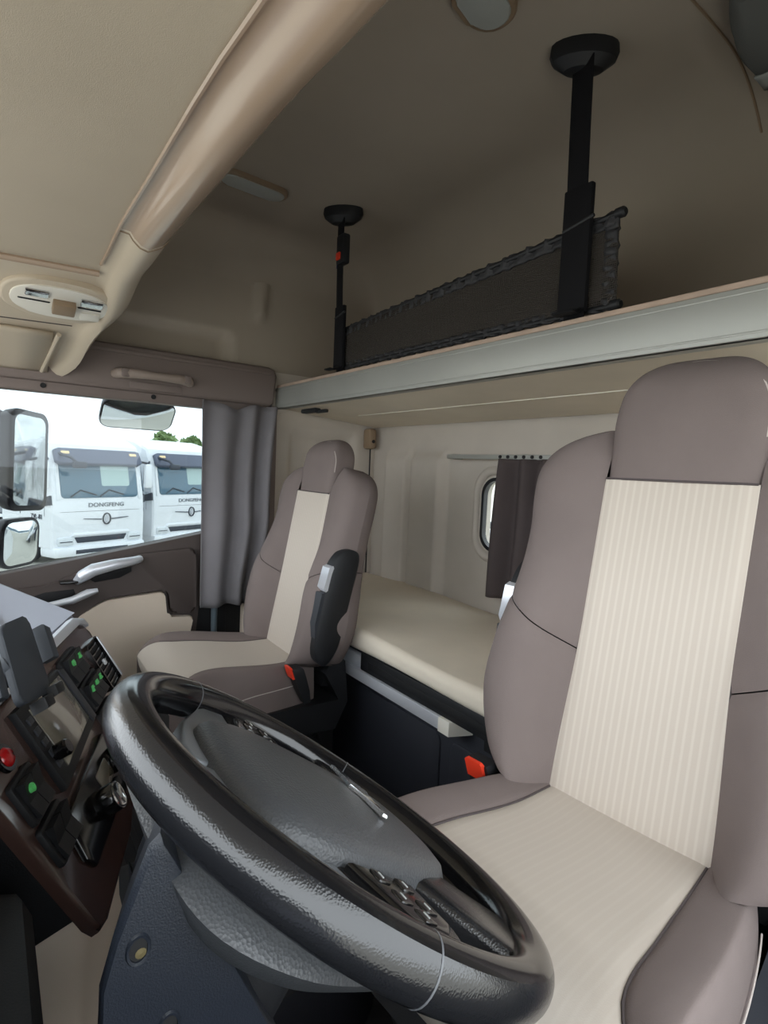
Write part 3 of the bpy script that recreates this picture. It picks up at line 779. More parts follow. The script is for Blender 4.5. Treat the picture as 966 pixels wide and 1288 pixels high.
    # ---- base
    m = MB(); m.prism([(-.10, zj - .11), (.37, zj - .10), (.385, zj - .125), (.36, zj - .16), (.1, zj - .19), (-.09, zj - .20), (-.132, zj - .12), (-.118, zj + .01), (-.08, zj + .05), (-.05, zj - .02)], -.218, .218, .01, frame((0, 0, 0), (0, 1, 0), (0, 0, 1), (1, 0, 0)))
    local(m.build('seat_pan', BLK, t))
    m = MB(); n = 9
    R = []
    for i in range(n):
        z = .05 + (zj - .22) * i / (n - 1); k = .012 * (i % 2)
        R.append([(x, y + .12, z) for x, y in rrect(-.17 - k, .17 + k, -.19 - k, .19 + k, .04, 4)])
    m.loft(R); local(m.build('suspension_bellows', BLK, t))
    m = MB(); m.box(-.20, .20, -.12, .36, 0, .05, .008); local(m.build('base_plate', BLK, t))
    for sg in (-1, 1):
        m = MB(); m.box(sg * .19 - .016, sg * .19 + .016, -.15, .42, .02, .06, .005); local(m.build('slide_rail', GRY, t))
    # outboard side cover with adjusting levers
    sx = -side
    m = MB(); m.prism([(-.13, zj + .01), (-.03, zj - .03), (.05, zj - .065), (.30, zj - .075), (.37, zj - .11), (.35, zj - .17), (.0, zj - .20), (-.14, zj - .17)], .200, .235, .010, frame((0, 0, 0), (0, 1, 0), (0, 0, 1), (sx, 0, 0)), 3)
    sc = local(m.build('side_cover', GRY, t))
    for y, z in ((.16, -.115), (.215, -.12), (.27, -.125)):
        m = MB(); m.box(sx * .236 - .008, sx * .236 + .008, y - .017, y + .017, zj + z - .028, zj + z + .03, .005); o = m.build('lever', DKGL, sc); o.matrix_parent_inverse = Matrix.Identity(4)
    # ---- armrest folded up against the inboard side
    def A(y_, s, d): return B(side * (arm[0] + d * .9), s + .03, y_ * .82 + arm[1])
    prof = [(-.055, .03), (-.02, .00), (.020, .03), (.035, .10), (.030, .22), (.022, .29), (-.01, .335), (-.055, .345), (-.085, .32), (-.080, .22), (-.075, .10)]
    prof = [tuple(p) for p in smooth_loop(prof, 4)]
    R = [[A(y, s, d) for y, s in prof] if abs(d) < .02 else [A(y * .82 - .005, .17 + (s - .17) * .93, d) for y, s in prof] for d in (-.027, -.019, .019, .027)]
    ar = local(MB().loft(R).build('armrest', BLK if side > 0 else BLK, t, angle=50))
    m = MB(); R = [[A(y, s, d) for y, s in ((.030, .215), (.040, .225), (.034, .285), (.020, .292), (.012, .28), (.020, .222))] for d in (-.022, .024)]
    o = m.loft(R).build('adjuster', SILV, ar, angle=50); o.matrix_parent_inverse = Matrix.Identity(4)
    m = MB(); R = [[A(y, s, d) for y, s in ((.036, .08), (.046, .12), (.042, .21), (.022, .215), (.02, .10))] for d in (-.020, .021)]
    o = m.loft(R).build('armrest_pad', GRY, ar, angle=50); o.matrix_parent_inverse = Matrix.Identity(4)
    # ---- belt buckle on the inboard side
    bx = side * .222
    R = [[(bx + dx * k, .02 + y, zj + z) for dx, y in ((-.018, -.014), (.018, -.014), (.018, .014), (-.018, .014))] for y_, z, k in ((0, -.12, .7), (0, -.03, 1), (0, .03, 1), (0, .036, .9)) for y in (0,)]
    R = [[(bx + dx * k, .006 + dy * k + .35 * (z + .12), zj + z) for dx, dy in ((-.024, -.017), (.024, -.017), (.024, .017), (-.024, .017))] for z, k in ((-.09, .6), (-.05, .9), (-.005, 1), (.018, 1), (.022, .9))]
    bk = local(MB().loft(R).build('belt_buckle', BLK, t))
    R = [[(bx + dx * k, .006 + dy * k + .35 * (z + .12) + .019, zj + z) for dx, dy in ((-.018, -.004), (.018, -.004), (.018, .005), (-.018, .005))] for z, k in ((-.008, 1), (.024, 1), (.028, .8))]
    o = MB().loft(R).build('release_button', RED, bk); o.matrix_parent_inverse = Matrix.Identity(4)
    return t
make_seat((.428, -.775, ZF), math.radians(5), 1, 'brown and cream driver seat close behind the steering wheel, tall headrest', -.52, (.258, -.030))
make_seat((1.632, -.785, ZF), math.radians(-1), -1, 'brown and cream passenger seat by the door curtain, armrest folded up', -.606, (.258, .014), .88)

# ================================================================== STEERING WHEEL AND COLUMN
C0 = Vector((.445, -.267, -.337))
wa = Vector((.99966, 0, .0260)); wb = Vector((-.01514, .81281, .58233)); wn = Vector((-.02113, -.58253, .81253))
WF = frame(C0, wa, wb, wn)
sw = thing('steering_wheel', C0, 'black leather steering wheel with glossy worn rim in front of driver seat', 'steering wheel')
RR, rr_ = .215, .0200
def arc(a0, a1, n): return [(a0 + (a1 - a0) * i / n) for i in range(n + 1)]
def rim_piece(name, a0, a1, m_, r=rr_, q0=None, q1=None):
    n = max(10, int(abs(a1 - a0) * 24)); rings = []
    for a in arc(a0, a1, n):
        c = Vector((math.cos(a) * RR, math.sin(a) * RR, 0)); er = Vector((math.cos(a), math.sin(a), 0))
        qs = [2 * PI * k / 28 for k in range(28)] if q0 is None else [q0 + (q1 - q0) * k / 16 for k in range(17)]
        rings.append([c + er * (r * math.cos(q) * .95) + Vector((0, 0, r * math.sin(q) * 1.06)) for q in qs])
    if q0 is None: return MB().loft(rings, False, WF).build(name, m_, sw, angle=60)
    n = len(rings)
    return MB().grid(lambda u, v: WF @ rings[round(u * (n - 1))][round(v * 16)], n - 1, 16).build(name, m_, sw, angle=60)
D = math.radians
for a0, a1, mm in ((-42, 26, LEATH), (26, 163, LEATH), (163, 318, LEATH)):
    rim_piece('rim_section', D(a0), D(a1), mm, rr_, D(-155), D(48))
    rim_piece('rim_smooth_face', D(a0), D(a1), LEATHS, rr_, D(48), D(205))
for a in (26, 163, -42):
    rim_piece('rim_seam', D(a - .18), D(a + .18), SEAMG, rr_ + .0003)
# hub pad
def padpoly(k=1.0):
    P = [(-.088, .125), (-.035, .140), (.035, .140), (.088, .125), (.108, .075), (.104, .01), (.092, -.06), (.070, -.118), (.030, -.138), (-.030, -.138), (-.070, -.118), (-.092, -.06), (-.104, .01), (-.108, .075)]
    return P
PL = smooth_loop(padpoly())
rings = []
for h, k in ((-.03, .93), (-.018, 1.0), (-.004, 1.0), (.006, .985), (.013, .94), (.0175, .84), (.021, .62), (.0225, .34), (.023, .06)):
    rings.append([Vector((p.x * k, p.y * k, h + .004 * (1 - k))) for p in PL])
MB().loft(rings, False, WF).build('airbag_cover', HUB, sw, angle=60)
# spokes
def spoke(name, pts, m_, z0, z1, bev=.005):
    return MB().prism(pts, z0, z1, bev, WF, 3).build(name, m_, sw)
for s in (-1, 1):
    f = lambda P: [(s * x, y) for x, y in P]
    spoke('spoke', f([(.09, .075), (.150, .052), (.203, .040), (.203, -.028), (.150, -.030), (.095, -.045)]), LEATH, -.020, .001, .008)
    spoke('spoke_trim', f([(.203, .040), (.200, .062), (.165, .092), (.10, .135), (.03, .160), (.004, .158), (.004, .12), (.09, .07), (.15, .048)]), SPOKE, -.024, .000, .004)
    sp = spoke('switch_pad', f([(.112, .062), (.172, .040), (.176, .002), (.165, -.014), (.116, -.012)]), DKGL, -.004, .009, .004)
    for bx, by in ((.124, .036), (.146, .030), (.164, .020), (.126, .008), (.150, .004)):
        o = MB().prism(rrect(s * bx - .008, s * bx + .008, by - .0075, by + .0075, .003, 3), .007, .0105, .0015, WF).build('button', DKGL, sp)
        o2 = MB().prism(rrect(s * bx - .0035, s * bx + .0035, by - .001, by + .001, .0008, 2), .0100, .0110, 0, WF).build('button_mark', WHITEI, sp)
    spoke('lower_spoke', f([(.055, -.095), (.092, -.050), (.176, -.100), (.160, -.140), (.120, -.172)]), LEATH, -.024, .008, .010)
em = MB().prism([(.0, .014), (.012, .006), (.05, .004), (.052, -.001), (.012, -.004), (.0, -.016), (-.012, -.004), (-.052, -.001), (-.05, .004), (-.012, .006)], .0225, .0265, .002, frame(C0 + wb * -.035 + wa * .012 + wn * .004, wa, wb, wn)).build('emblem', CHROME, sw)
# hub underside
rings = []
for h, k in ((-.022, 1.0), (-.034, 1.22), (-.050, 1.28), (-.072, 1.08), (-.090, .76), (-.10, .46)):
    rings.append([Vector((p.x * k * 1.12, p.y * k * .98, h)) for p in PL])
MB().loft(rings, False, WF).build('hub_back', HUB, sw, angle=60)

# steering column shroud with its stalks
sc = thing('steering_column', (.445, -.1, ZF), 'dark blue-black steering column shroud with screw holes under the wheel', 'steering column')
CP = [(-.092, -.246), (-.100, -.262), (-.170, -.420), (-.205, -.495), (-.21, -.56), (-.19, -.62), (-.10, -.62), (-.082, -.46), (-.055, -.375), (-.056, -.335), (-.064, -.305), (-.085, -.252)]
def colx(side): return frame((.445, 0, 0), (0, 1, 0), (0, 0, 1), (side, 0, 0))
for sd_ in (-1, 1):
    cl_ = CP if sd_ < 0 else [(y - (.05 if y > -.12 else .0), z - (.06 if z > -.34 else 0)) for y, z in CP]
    cm = [((p[0] + (q[0] - p[0]) * (0 if sd_ > 0 else .5)), (p[1] + (q[1] - p[1]) * (0 if sd_ > 0 else .5))) for p, q in zip(cl_, [(y - (.05 if y > -.12 else .0), z - (.06 if z > -.34 else 0)) for y, z in CP])]
    M = colx(sd_); m = MB(); ctr = Vector((sum(p[0] for p in cl_) / len(cl_), sum(p[1] for p in cl_) / len(cl_)))
    m.loft([[M @ Vector((ctr.x + (p[0] - ctr.x) * k, ctr.y + (p[1] - ctr.y) * k, x)) for p in (cm if x < .05 else cl_)] for x, k in ((0, 1), (.081, 1), (.0845, .985), (.086, .965))])
    o = m.build('shroud_half', SHROUD, sc, angle=35)
    if sd_ > 0: continue
    for y, z in ((-.078, -.318), (-.098, -.384), (-.14, -.50)):
        M = frame((.445 + sd_ * .0862, y, z), (0, 1, 0), (0, 0, 1), (sd_, 0, 0))
        mm = MB(); n = 20
        R = [[(r * math.cos(2 * PI * k / n) * .8, r * math.sin(2 * PI * k / n) * 1.15, h) for k in range(n)] for r, h in ((.0100, 0), (.0090, .0014), (.0072, .0010), (.0068, -.004))]
        mm.loft(R, False, M, cap=False); mm.build('screw_hole', SHROUD, o)
        mm = MB(); mm.lathe([(0, .0002), (.0070, .0002), (0, .0005)], 16, M @ Matrix.Diagonal((.8, 1.15, 1, 1))); mm.build('screw_recess', DARK, o)
        mm = MB(); mm.lathe([(0, .0006), (.0036, .0006), (0, .0010)], 12, M @ Matrix.Translation((-.0015, -.003, 0))); mm.build('screw', WOODD, o)
m = MB(); m.tube([C0 - wn * .06, C0 - wn * .30], .05, 20); m.build('column_tube', BLK, sc)
m = MB(); m.tube([(.53, -.13, -.33), (.60, -.14, -.32), (.68, -.15, -.315), (.70, -.15, -.314)], [.008, .008, .011, .009], 10); m.build('stalk', BLK, sc)

# ================================================================== DASHBOARD
P0 = Vector((.86664, -.06773, -.38322)); dh = Vector((.93969, -.34202, 0)); dw = Vector((-.17101, -.46985, -.86603)); dn = Vector((-.29620, -.81380, .5))
# local x = along the panel to the passenger side, local y = up the panel, local z = out of the panel
PF = frame(P0, dh, -dw, dn)
def pp(*pts): return [(h, -w) for h, w in pts]
db = thing('dashboard', (.9, .1, ZF), 'dashboard with dark glossy centre panel, switches, screen and pale top pad', 'dashboard')
m = MB(); m.prism(pp((-.185, -.075), (.315, -.075), (.338, -.066), (.352, -.045), (.345, .015), (.30, .08), (.19, .165), (.11, .195), (.03, .206), (-.135, .210), (-.16, .203), (-.168, .185)), -.014, 0, .006, PF, 3)
m.build('centre_panel', GLOSSB, db)
m = MB(); m.prism(pp((-.15, -.07), (.31, -.07), (.33, .0), (.28, .07), (.16, .15), (.02, .185), (-.13, .19)), -.12, -.010, .004, PF, 2); m.build('panel_carrier', BLK, db)
m = MB(); m.prism(pp((-.19, -.09), (.30, -.09), (.345, -.075), (.352, -.055), (.335, -.066), (.31, -.076), (-.19, -.076)), -.06, .006, .004, PF, 2); m.build('chrome_strip', SILV, db)
# pad on top of the dash
pl = [P0 + dh * -.55 + dw * -.082, P0 + dh * .33 + dw * -.082]
ztop = pl[1].z
pad = [(pl[0].x, pl[0].y + .05), (pl[1].x, pl[1].y), (pl[1].x + .022, pl[1].y + .012), (1.62, -.02), (1.75, .06), (1.80, .54), (-.12, .54), (-.12, .02), (.2, .02)]
m = MB(); m.prism(pad, ztop - .07, ztop + .004, .012, None, 3); m.build('top_pad', PAD, db)
m = MB(); m.prism([(1.0, -.04), (1.55, .02), (1.58, .5), (.98, .5)], ztop + .002, ztop + .014, .006); m.build('pad_inlay', PAD, db)
m = MB(); m.box(1.12, 2.18, .10, .55, -.95, -.40, .05); m.build('passenger_side', BLK, db)
m = MB(); m.box(-.12, .66, -.035, .54, -.98, -.44, .03); m.build('knee_panel', BLK, db)
m = MB(); m.box(-.10, .66, .04, .54, -.43, -.20, .03); m.build('cluster_hood', BLK, db)
# beige lower console flaring to the floor
R = []
nh = Vector((-.34202, -.93969, 0))
for z, h0, h1, f in ((-.44, -.12, .18, .0), (-.50, -.12, .18, .025), (-.56, -.125, .175, .060), (-.60, -.13, .17, .075), (-.66, -.14, .165, .070), (-.74, -.155, .165, .072), (-.84, -.175, .17, .09), (-.96, -.20, .18, .125), (-1.10, -.22, .19, .15)):
    R.append([tuple(Vector((P0.x, P0.y, z)) + dh * hh + nh * ff) for hh, ff in rrect(h0, h1, -.45, f, .045, 6)])
m = MB(); m.loft(R); m.build('lower_console', BEIGE, db)
m = MB(); m.lathe([(.017, 0), (.017, .006), (.012, .010), (0, .010)], 16, frame(Vector((P0.x, P0.y, -.60)) + dh * .12 + nh * .078, dh, (0, 0, 1), nh)); m.build('power_socket', CHROME, db)

# centre unit with display
hu = MB().prism(pp((-.058, -.058), (.112, -.052), (.124, -.04), (.128, .054), (-.06, .066)), 0, .010, .004, PF, 2).build('display_unit', BLK, db)
MB().prism(pp((-.030, -.046), (.100, -.044), (.103, .040), (-.030, .048)), .009, .0115, .001, PF).build('display', SCREEN, hu)
for i in range(5):
    w = -.035 + .017 * i
    if i < 4 or True:
        MB().prism(pp((-.050, w - .005), (-.036, w - .005), (-.036, w + .005), (-.050, w + .005)), .010, .0125, .0015, PF).build('unit_button', GRY, hu)
MB().lathe([(.011, 0), (.0115, .016), (.009, .019), (0, .019)], 20, PF @ Matrix.Translation((-.037, -.022, .010))).build('volume_knob', DKGL, hu)
MB().prism(pp((.106, -.05), (.124, -.045), (.127, .05), (.108, .05)), .010, .013, .002, PF).build('unit_edge', GRY, hu)
# rocker banks right of the screen
def rocker(h0, h1, w0, w1, icons, icol, name='rocker_switch'):
    f = MB().prism([(x, y) for x, y in rrect(h0, h1, -w1, -w0, .006, 3)], 0, .007, .003, PF).build('switch_bezel', BLK, db)
    n = max(1, len(icons)); L = (h1 - h0 - .012) / n
    for i in range(n):
        a = h0 + .006 + L * i
        R = [[PF @ Vector((x, y, z)) for x in (a + .001, a + L - .001) for y, z in (((-w1 + .007), .006), (-w1 + .007, .012))] for _ in (0,)]
        # wedge-shaped key: high at its upper end
        x0, x1, y0, y1 = a + .001, a + L - .001, -w1 + .006, -w0 - .006
        ym = y0 + (y1 - y0) * .45
        vs = [PF @ Vector(p) for p in ((x0, y0, .006), (x1, y0, .006), (x1, y1, .006), (x0, y1, .006), (x0, y0, .013), (x1, y0, .013), (x1, y1, .017), (x0, y1, .017), (x0, ym, .010), (x1, ym, .010))]
        fs = [(0, 1, 5, 4), (1, 2, 6, 9, 5), (2, 3, 7, 6), (3, 0, 4, 8, 7), (4, 5, 9, 8), (8, 9, 6, 7), (3, 2, 1, 0)]
        k = MB().add(vs, fs).build(name, BLK, f, angle=20)
        if icons[i]:
            cx, cy = (x0 + x1) / 2, y1 - (y1 - y0) * .28; zz = .0145
            s_ = min(.0045, L * .2)
            IC = {'d': [(-1, 1), (1, 1), (1, -.2), (0, -1.2), (-1, -.2)], 'x': [(-1, 1), (1, 1), (.3, 0), (1, -1), (-1, -1), (-.3, 0)], 'b': [(-1, .8), (1, .8), (1, -.8), (-1, -.8)], 'p': [(-.9, 1), (.9, 1), (1, 0), (-.2, -.1), (-.2, -1.2), (-.9, -1.2)]}
            if icons[i] in IC:
                MB().prism([(cx + q[0] * s_, cy + q[1] * s_) for q in IC[icons[i]]], zz - .003, zz + .0022, 0, PF).build('switch_icon', icol, f)
            else:
                ring('switch_icon', [(cx + 1.2 * s_ * math.cos(t), cy + 1.2 * s_ * math.sin(t)) for t in [2 * PI * q / 20 for q in range(20)]], [(cx + .75 * s_ * math.cos(t), cy + .75 * s_ * math.sin(t)) for t in [2 * PI * q / 20 for q in range(20)]], zz - .003, zz + .0025, icol, f, PF)
rocker(.136, .226, -.056, -.002, ['d', 'x'], GREEN)
rocker(.150, .245, -.000, .052, ['p', 'b', 'x'], GREEN)
rocker(.150, .235, .056, .105, ['b', 'd', 'p'], GREEN)
rocker(-.152, -.088, -.004, .054, ['o', ''], GREEN)
rocker(-.156, -.084, .058, .112, ['', ''], GREEN)
hz = MB().lathe([(.013, 0), (.012, .006), (.009, .009), (0, .010)], 20, PF @ Matrix.Translation((-.118, .028, 0))).build('hazard_button', REDL, db)
MB().lathe([(.018, 0), (.017, .005), (.0135, .005)], 20, PF @ Matrix.Translation((-.118, .028, 0))).build('hazard_ring', DKGL, db)
# air vent with its slats
ring('vent_frame', rrect(.266, .342, -.064, .034, .008, 3), rrect(.270, .338, -.061, .031, .005, 3), 0, .007, DKGL, db, PF)
MB().box(.339, .345, -.062, .030, .0, .009, .002, PF).build('vent_trim', SILV, db)
MB().prism(rrect(.27, .338, -.06, .03, .005, 3), -.0, .001, 0, PF).build('vent_back', DARK, db)
for i in range(7):
    y = -.052 + .0122 * i
    MB().box(.270, .338, y, y + .0035, .001, .005, .0008, PF).build('vent_slat', DKGL, db)
MB().box(.300, .310, -.020, -.008, .004, .009, .002, PF).build('vent_slider', SILV, db)
# climate panel
cl = MB().prism(pp((-.100, .086), (.120, .078), (.135, .088), (.128, .150), (.10, .165), (-.10, .160), (-.112, .14)), 0, .007, .004, PF, 2).build('climate_panel', DKGL, db)
for h, w in ((-.014, .128), (.100, .120)):
    kn = MB().lathe([(.021, 0), (.0205, .024), (.018, .028), (0, .028)], 28, PF @ Matrix.Translation((h, -w, .006))).build('dial', DKGL, cl)
    MB().lathe([(.0185, .0279), (.0195, .0282), (.0195, .0272), (.0165, .0292), (.0155, .0286)], 28, PF @ Matrix.Translation((h, -w, .006))).build('dial_ring', CHROME, cl)
    MB().box(h - .002, h + .002, -w - .006, -w + .006, .0335, .0348, 0, PF).build('dial_mark', WHITEI, cl)
MB().prism(rrect(.018, .075, -.130, -.100, .004, 3), .006, .0085, .001, PF).build('climate_display', SCREEN, cl)
MB().prism(rrect(.018, .075, -.150, -.136, .003, 3), .006, .010, .001, PF).build('climate_key', BLK, cl)

# ---- phone holder clamped in front of the panel
phd = thing('phone_holder', P0 + dh * -.12 + dw * -.12 + dn * .04, 'dark grey plastic phone holder clamped in front of the display', 'phone holder')
HF = PF @ Matrix.Translation((0, 0, .080))
m = MB(); m.prism(rpoly(pp((-.125, -.168), (-.050, -.160), (-.112, -.070), (-.186, -.086)), .014), -.006, .002, .003, HF, 3); m.build('back_plate', HOLD, phd)
m = MB(); m.prism(pp((-.050, -.140), (-.038, -.130), (-.064, -.094), (-.080, -.100)), -.006, .012, .003, HF, 2); m.build('side_clamp', HOLD, phd)
m = MB(); m.prism(pp((-.165, -.176), (-.155, -.170), (-.206, -.104), (-.22, -.110)), -.006, .008, .003, HF, 2); m.build('side_clamp', HOLD, phd)
for a in (-.112, -.150):
    m = MB(); m.prism(pp((a - .012, -.078), (a + .010, -.074), (a + .004, -.062), (a - .018, -.066)), -.004, .014, .003, HF, 2); m.build('foot', BLK, phd)
m = MB(); m.tube([HF @ Vector((-.14, .12, -.008)), HF @ Vector((-.15, .12, -.03)), HF @ Vector((-.16, .115, -.055)), HF @ Vector((-.165, .11, -.079))], [.020, .013, .011, .018], 14); m.build('ball_arm', HOLD, phd)

# ================================================================== MIRRORS OUTSIDE THE PASSENGER DOOR
def mirror(name, c, n, w, h, r, label, dep=.09, tilt=0, bow=0, glass_in=.012):
    n = Vector(n).normalized(); a = Vector((0, 0, 1)).cross(n).normalized(); b = n.cross(a)
    a, b = a * math.cos(tilt) + b * math.sin(tilt), b * math.cos(tilt) - a * math.sin(tilt)
    M = frame(c, a, b, n)
    t = thing(name, c, label, 'mirror')
    lp = rrect(-w / 2, w / 2, -h / 2, h / 2, r, 6)
    m = MB(); m.loft([[M @ Vector((x * k, y * k, z)) for x, y in lp] for z, k in ((-dep, .6), (-dep * .85, .82), (-dep * .4, .97), (-.004, 1.0), (.004, 1.0), (.006, .985))]); m.build('housing', MIRB, t, angle=50)
    gi = rrect(-w / 2 + glass_in, w / 2 - glass_in, -h / 2 + glass_in, h / 2 - glass_in, r * .8, 6)
    rings = []
    for k in (1, .8, .6, .4, .2, .02): rings.append([M @ Vector((x * k, y * k, .0065 + bow * (1 - k * k))) for x, y in gi])
    m = MB(); m.loft(rings, cap=True); m.build('glass', MIRR, t, angle=80)
    return t, M
t, M_ = mirror('side_mirror', (2.485, -.135, -.028), (-.60, -.80, .0), .215, .375, .04, 'tall dark-framed outside mirror beyond the passenger window', tilt=-.05, glass_in=.02)
m = MB(); m.tube([(2.52, -.08, .13), (2.50, .02, .17), (2.36, .10, .18)], .014, 8); m.build('arm', MIRB, t)
m = MB(); m.box(2.50, 2.56, -.12, -.02, -.18, .15, .02); m.build('rear_cover', MIRH, t)
t, M_ = mirror('wide_angle_mirror', (2.47, -.105, -.335), (-.62, -.76, -.05), .20, .185, .05, 'small lower wide-angle mirror below the tall outside mirror', bow=.012)
m = MB(); m.tube([(2.52, -.05, -.30), (2.53, -.04, -.245)], .014, 8); m.build('arm', MIRB, t)
t, M_ = mirror('kerb_mirror', (2.46, -.515, .178), (-.72, -.05, -.69), .285, .150, .045, 'wide kerb-view mirror hanging above the passenger window outside', dep=.06, bow=.016, glass_in=.006)
m = MB(); m.tube([(2.50, -.51, .22), (2.44, -.51, .30), (2.30, -.51, .33)], .014, 8); m.build('arm', MIRB, t)

# ================================================================== OUTSIDE
ZG = -2.65
m = MB(); m.grid(lambda u, v: (-120 + 340 * u, -200 + 340 * v, ZG), 4, 4); tag(m.build('ground', GRND), 'pale concrete truck yard', kind='structure')
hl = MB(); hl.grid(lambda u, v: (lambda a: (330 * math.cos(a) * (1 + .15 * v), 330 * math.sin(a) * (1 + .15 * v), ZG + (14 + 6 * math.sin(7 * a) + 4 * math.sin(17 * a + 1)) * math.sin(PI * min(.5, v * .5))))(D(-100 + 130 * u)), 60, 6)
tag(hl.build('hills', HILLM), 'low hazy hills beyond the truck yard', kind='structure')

def text(s, size, M, m_, parent, name='lettering', bold=.002, sx=1.0):
    cu = bpy.data.curves.new(name, 'FONT'); cu.body = s; cu.size = size; cu.align_x = 'CENTER'; cu.align_y = 'CENTER'; cu.extrude = .004; cu.offset = bold
    cu.materials.append(m_)
    tmp = bpy.data.objects.new(name, cu); COL.objects.link(tmp); bpy.context.view_layer.update()
    me = bpy.data.meshes.new_from_object(tmp.evaluated_get(bpy.context.evaluated_depsgraph_get()))
    bpy.data.objects.remove(tmp)
    me.transform(M @ Matrix.Diagonal((sx, 1, 1, 1)))
    if not me.materials: me.materials.append(m_)
    o = bpy.data.objects.new(name, me); COL.objects.link(o); o.parent = parent; return o

def make_truck():
    """local frame: nose at x = 0 facing -x, wheels on z = 0"""
    t = thing('truck', (0, 0, 0))
    def P(name, mb, mm, par=t, ang=40): return local(mb.build(name, mm, par, angle=ang)) if par is t else (lambda o: (setattr(o, 'matrix_parent_inverse', Matrix.Identity(4)), o)[1])(mb.build(name, mm, par, angle=ang))
    SIDEF = frame((0, 0, 0), (1, 0, 0), (0, 0, 1), (0, -1, 0))
    # cab body: side outline extruded across the width, edges rounded
    out = [(.02, .45), (.0, 1.2), (.02, 1.60), (.20, 2.68), (.30, 2.92), (.75, 3.12), (1.2, 3.22), (2.15, 3.26), (2.2, .75), (.95, .75), (.9, .45)]
    m = MB(); rings = []
    for y, k in ((-1.235, 1), (-1.20, 0), (-1.05, -.6), (1.05, -.6), (1.20, 0), (1.235, 1)):
        d = .045 * k if k > 0 else 0
        rings.append([(x + (d if x < 1.5 else -d) - (.025 if (k < 0 and x < .9 and z > 1.1) else 0), y, z - (d if z > 2 else 0)) for x, z in out])
    m.loft(rings); P('cab_body', m, TRW, ang=30)
    FM = lambda z0: frame((.02 + .0, 0, z0), (0, -1, 0), (-.1643, 0, -.9864) if False else (.1643, 0, .9864), (-.9864, 0, .1643))
    F1 = frame((-.005, 0, 1.60), (0, -1, 0), (.1643, 0, .9864), (-.9864, 0, .1643))
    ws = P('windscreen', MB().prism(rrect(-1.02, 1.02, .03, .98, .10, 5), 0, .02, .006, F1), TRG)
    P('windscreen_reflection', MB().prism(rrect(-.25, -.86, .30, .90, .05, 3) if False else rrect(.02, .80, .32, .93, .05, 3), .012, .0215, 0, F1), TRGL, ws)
    for s in (-1, 1):
        P('a_pillar', MB().prism([(s * 1.03, .0), (s * 1.13, .0), (s * 1.10, 1.08), (s * 1.03, 1.08)], -.01, .025, .01, F1), TRW)
    for s, l in ((-.85, .62), (-.1, .62)):
        P('wiper', MB().tube([F1 @ Vector((s + .05, .06, .03)), F1 @ Vector((s + .30, .22, .035)), F1 @ Vector((s + .70, .10, .032))][::-1], .016, 6), TRK, ws)
    # sun visor
    V = frame((.13, 0, 2.60), (0, -1, 0), (.42, 0, .907), (-.907, 0, .42))
    vi = P('sun_visor', MB().prism([(-1.14, -.14), (-1.04, -.20), (1.04, -.20), (1.14, -.14), (1.12, .16), (1.02, .20), (-1.02, .20), (-1.12, .16)], .0, .12, .03, V, 3), TRD)
    for s in (-1, 1):
        P('marker_lamp', MB().prism(rrect(s * .90 - .10, s * .90 + .10, .04, .11, .02, 3), .118, .135, .005, V), AMB, vi)
        # side window and door outline
        SF = frame((0, s * 1.236, 0), (1, 0, 0), (0, 0, 1), (0, s, 0))
        P('side_window', MB().prism([(.42, 1.72), (1.25, 1.72), (1.25, 2.52), (.62, 2.52)], -.01, .010, .005, SF), TRG)
        P('door_line', MB().prism([(.30, 1.2), (.305, 1.2), (.305, 1.7), (.30, 1.7)], -.01, .006, 0, SF), TRK)
        P('door_line', MB().prism([(1.32, 1.2), (1.335, 1.2), (1.335, 2.6), (1.32, 2.6)], -.01, .006, 0, SF), TRK)
        P('door_handle', MB().prism([(1.05, 1.48), (1.25, 1.48), (1.25, 1.54), (1.05, 1.54)], -.01, .03, .006, SF), TRK)
        # corner deflector
        P('corner_deflector', MB().prism([(.02, 1.48), (.34, 1.44), (.36, 1.62), (.05, 1.70)], -.02, .035, .01, SF), TRK)
        # mirror on a bracket
        mr = P('mirror', MB().box(-.02, .10, s * 1.38 - .10, s * 1.38 + .12, 1.85, 2.50, .05), TRW)
        P('mirror_glass', MB().box(.10, .105, s * 1.39 - .08, s * 1.39 + .09, 1.92, 2.44, 0), TRK, mr)
        P('mirror_bracket', MB().tube([(.22, s * 1.2, 2.56), (.05, s * 1.36, 2.52)], .03, 8), TRK, mr)
        hlp = P('headlamp', MB().prism(rrect(s * .92 - .20, s * .92 + .20, .50, .70, .05, 4), 0, .05, .02, frame((.02, 0, 0), (0, -1, 0), (0, 0, 1), (-1, 0, 0))), TRL)
        P('headlamp_stripe', MB().box(-.04, -.028, -s * .92 - .15, -s * .92 + .15, .58, .60, 0), TRK, hlp)
        for wx in (1.35,):
            wh = P('wheel', MB().lathe([(.0, -.14), (.50, -.14), (.515, -.10), (.515, .10), (.50, .14), (0, .14)], 28, frame((wx, s * 1.06, .515), (1, 0, 0), (0, 0, 1), (0, s, 0))), TRK)
            P('rim', MB().lathe([(.30, .10), (.30, .145), (.25, .12), (.12, .09), (.1, .15), (0, .15)], 24, frame((wx, s * 1.06, .515), (1, 0, 0), (0, 0, 1), (0, s, 0))), SILV, wh)
        ww = P('wheel', MB().lathe([(.0, -.3), (.50, -.3), (.515, -.25), (.515, .10), (.50, .14), (0, .14)], 24, frame((4.6, s * 1.0, .515), (1, 0, 0), (0, 0, 1), (0, s, 0))), TRK)
    # overhead front mirror arm on the visor's corner
    P('front_mirror', MB().tube([(.10, 1.05, 2.70), (-.30, .95, 2.60), (-.36, .88, 2.50)], .035, 8), TRK)
    P('front_mirror_head', MB().box(-.40, -.30, .62, .96, 2.36, 2.52, .04), TRK)
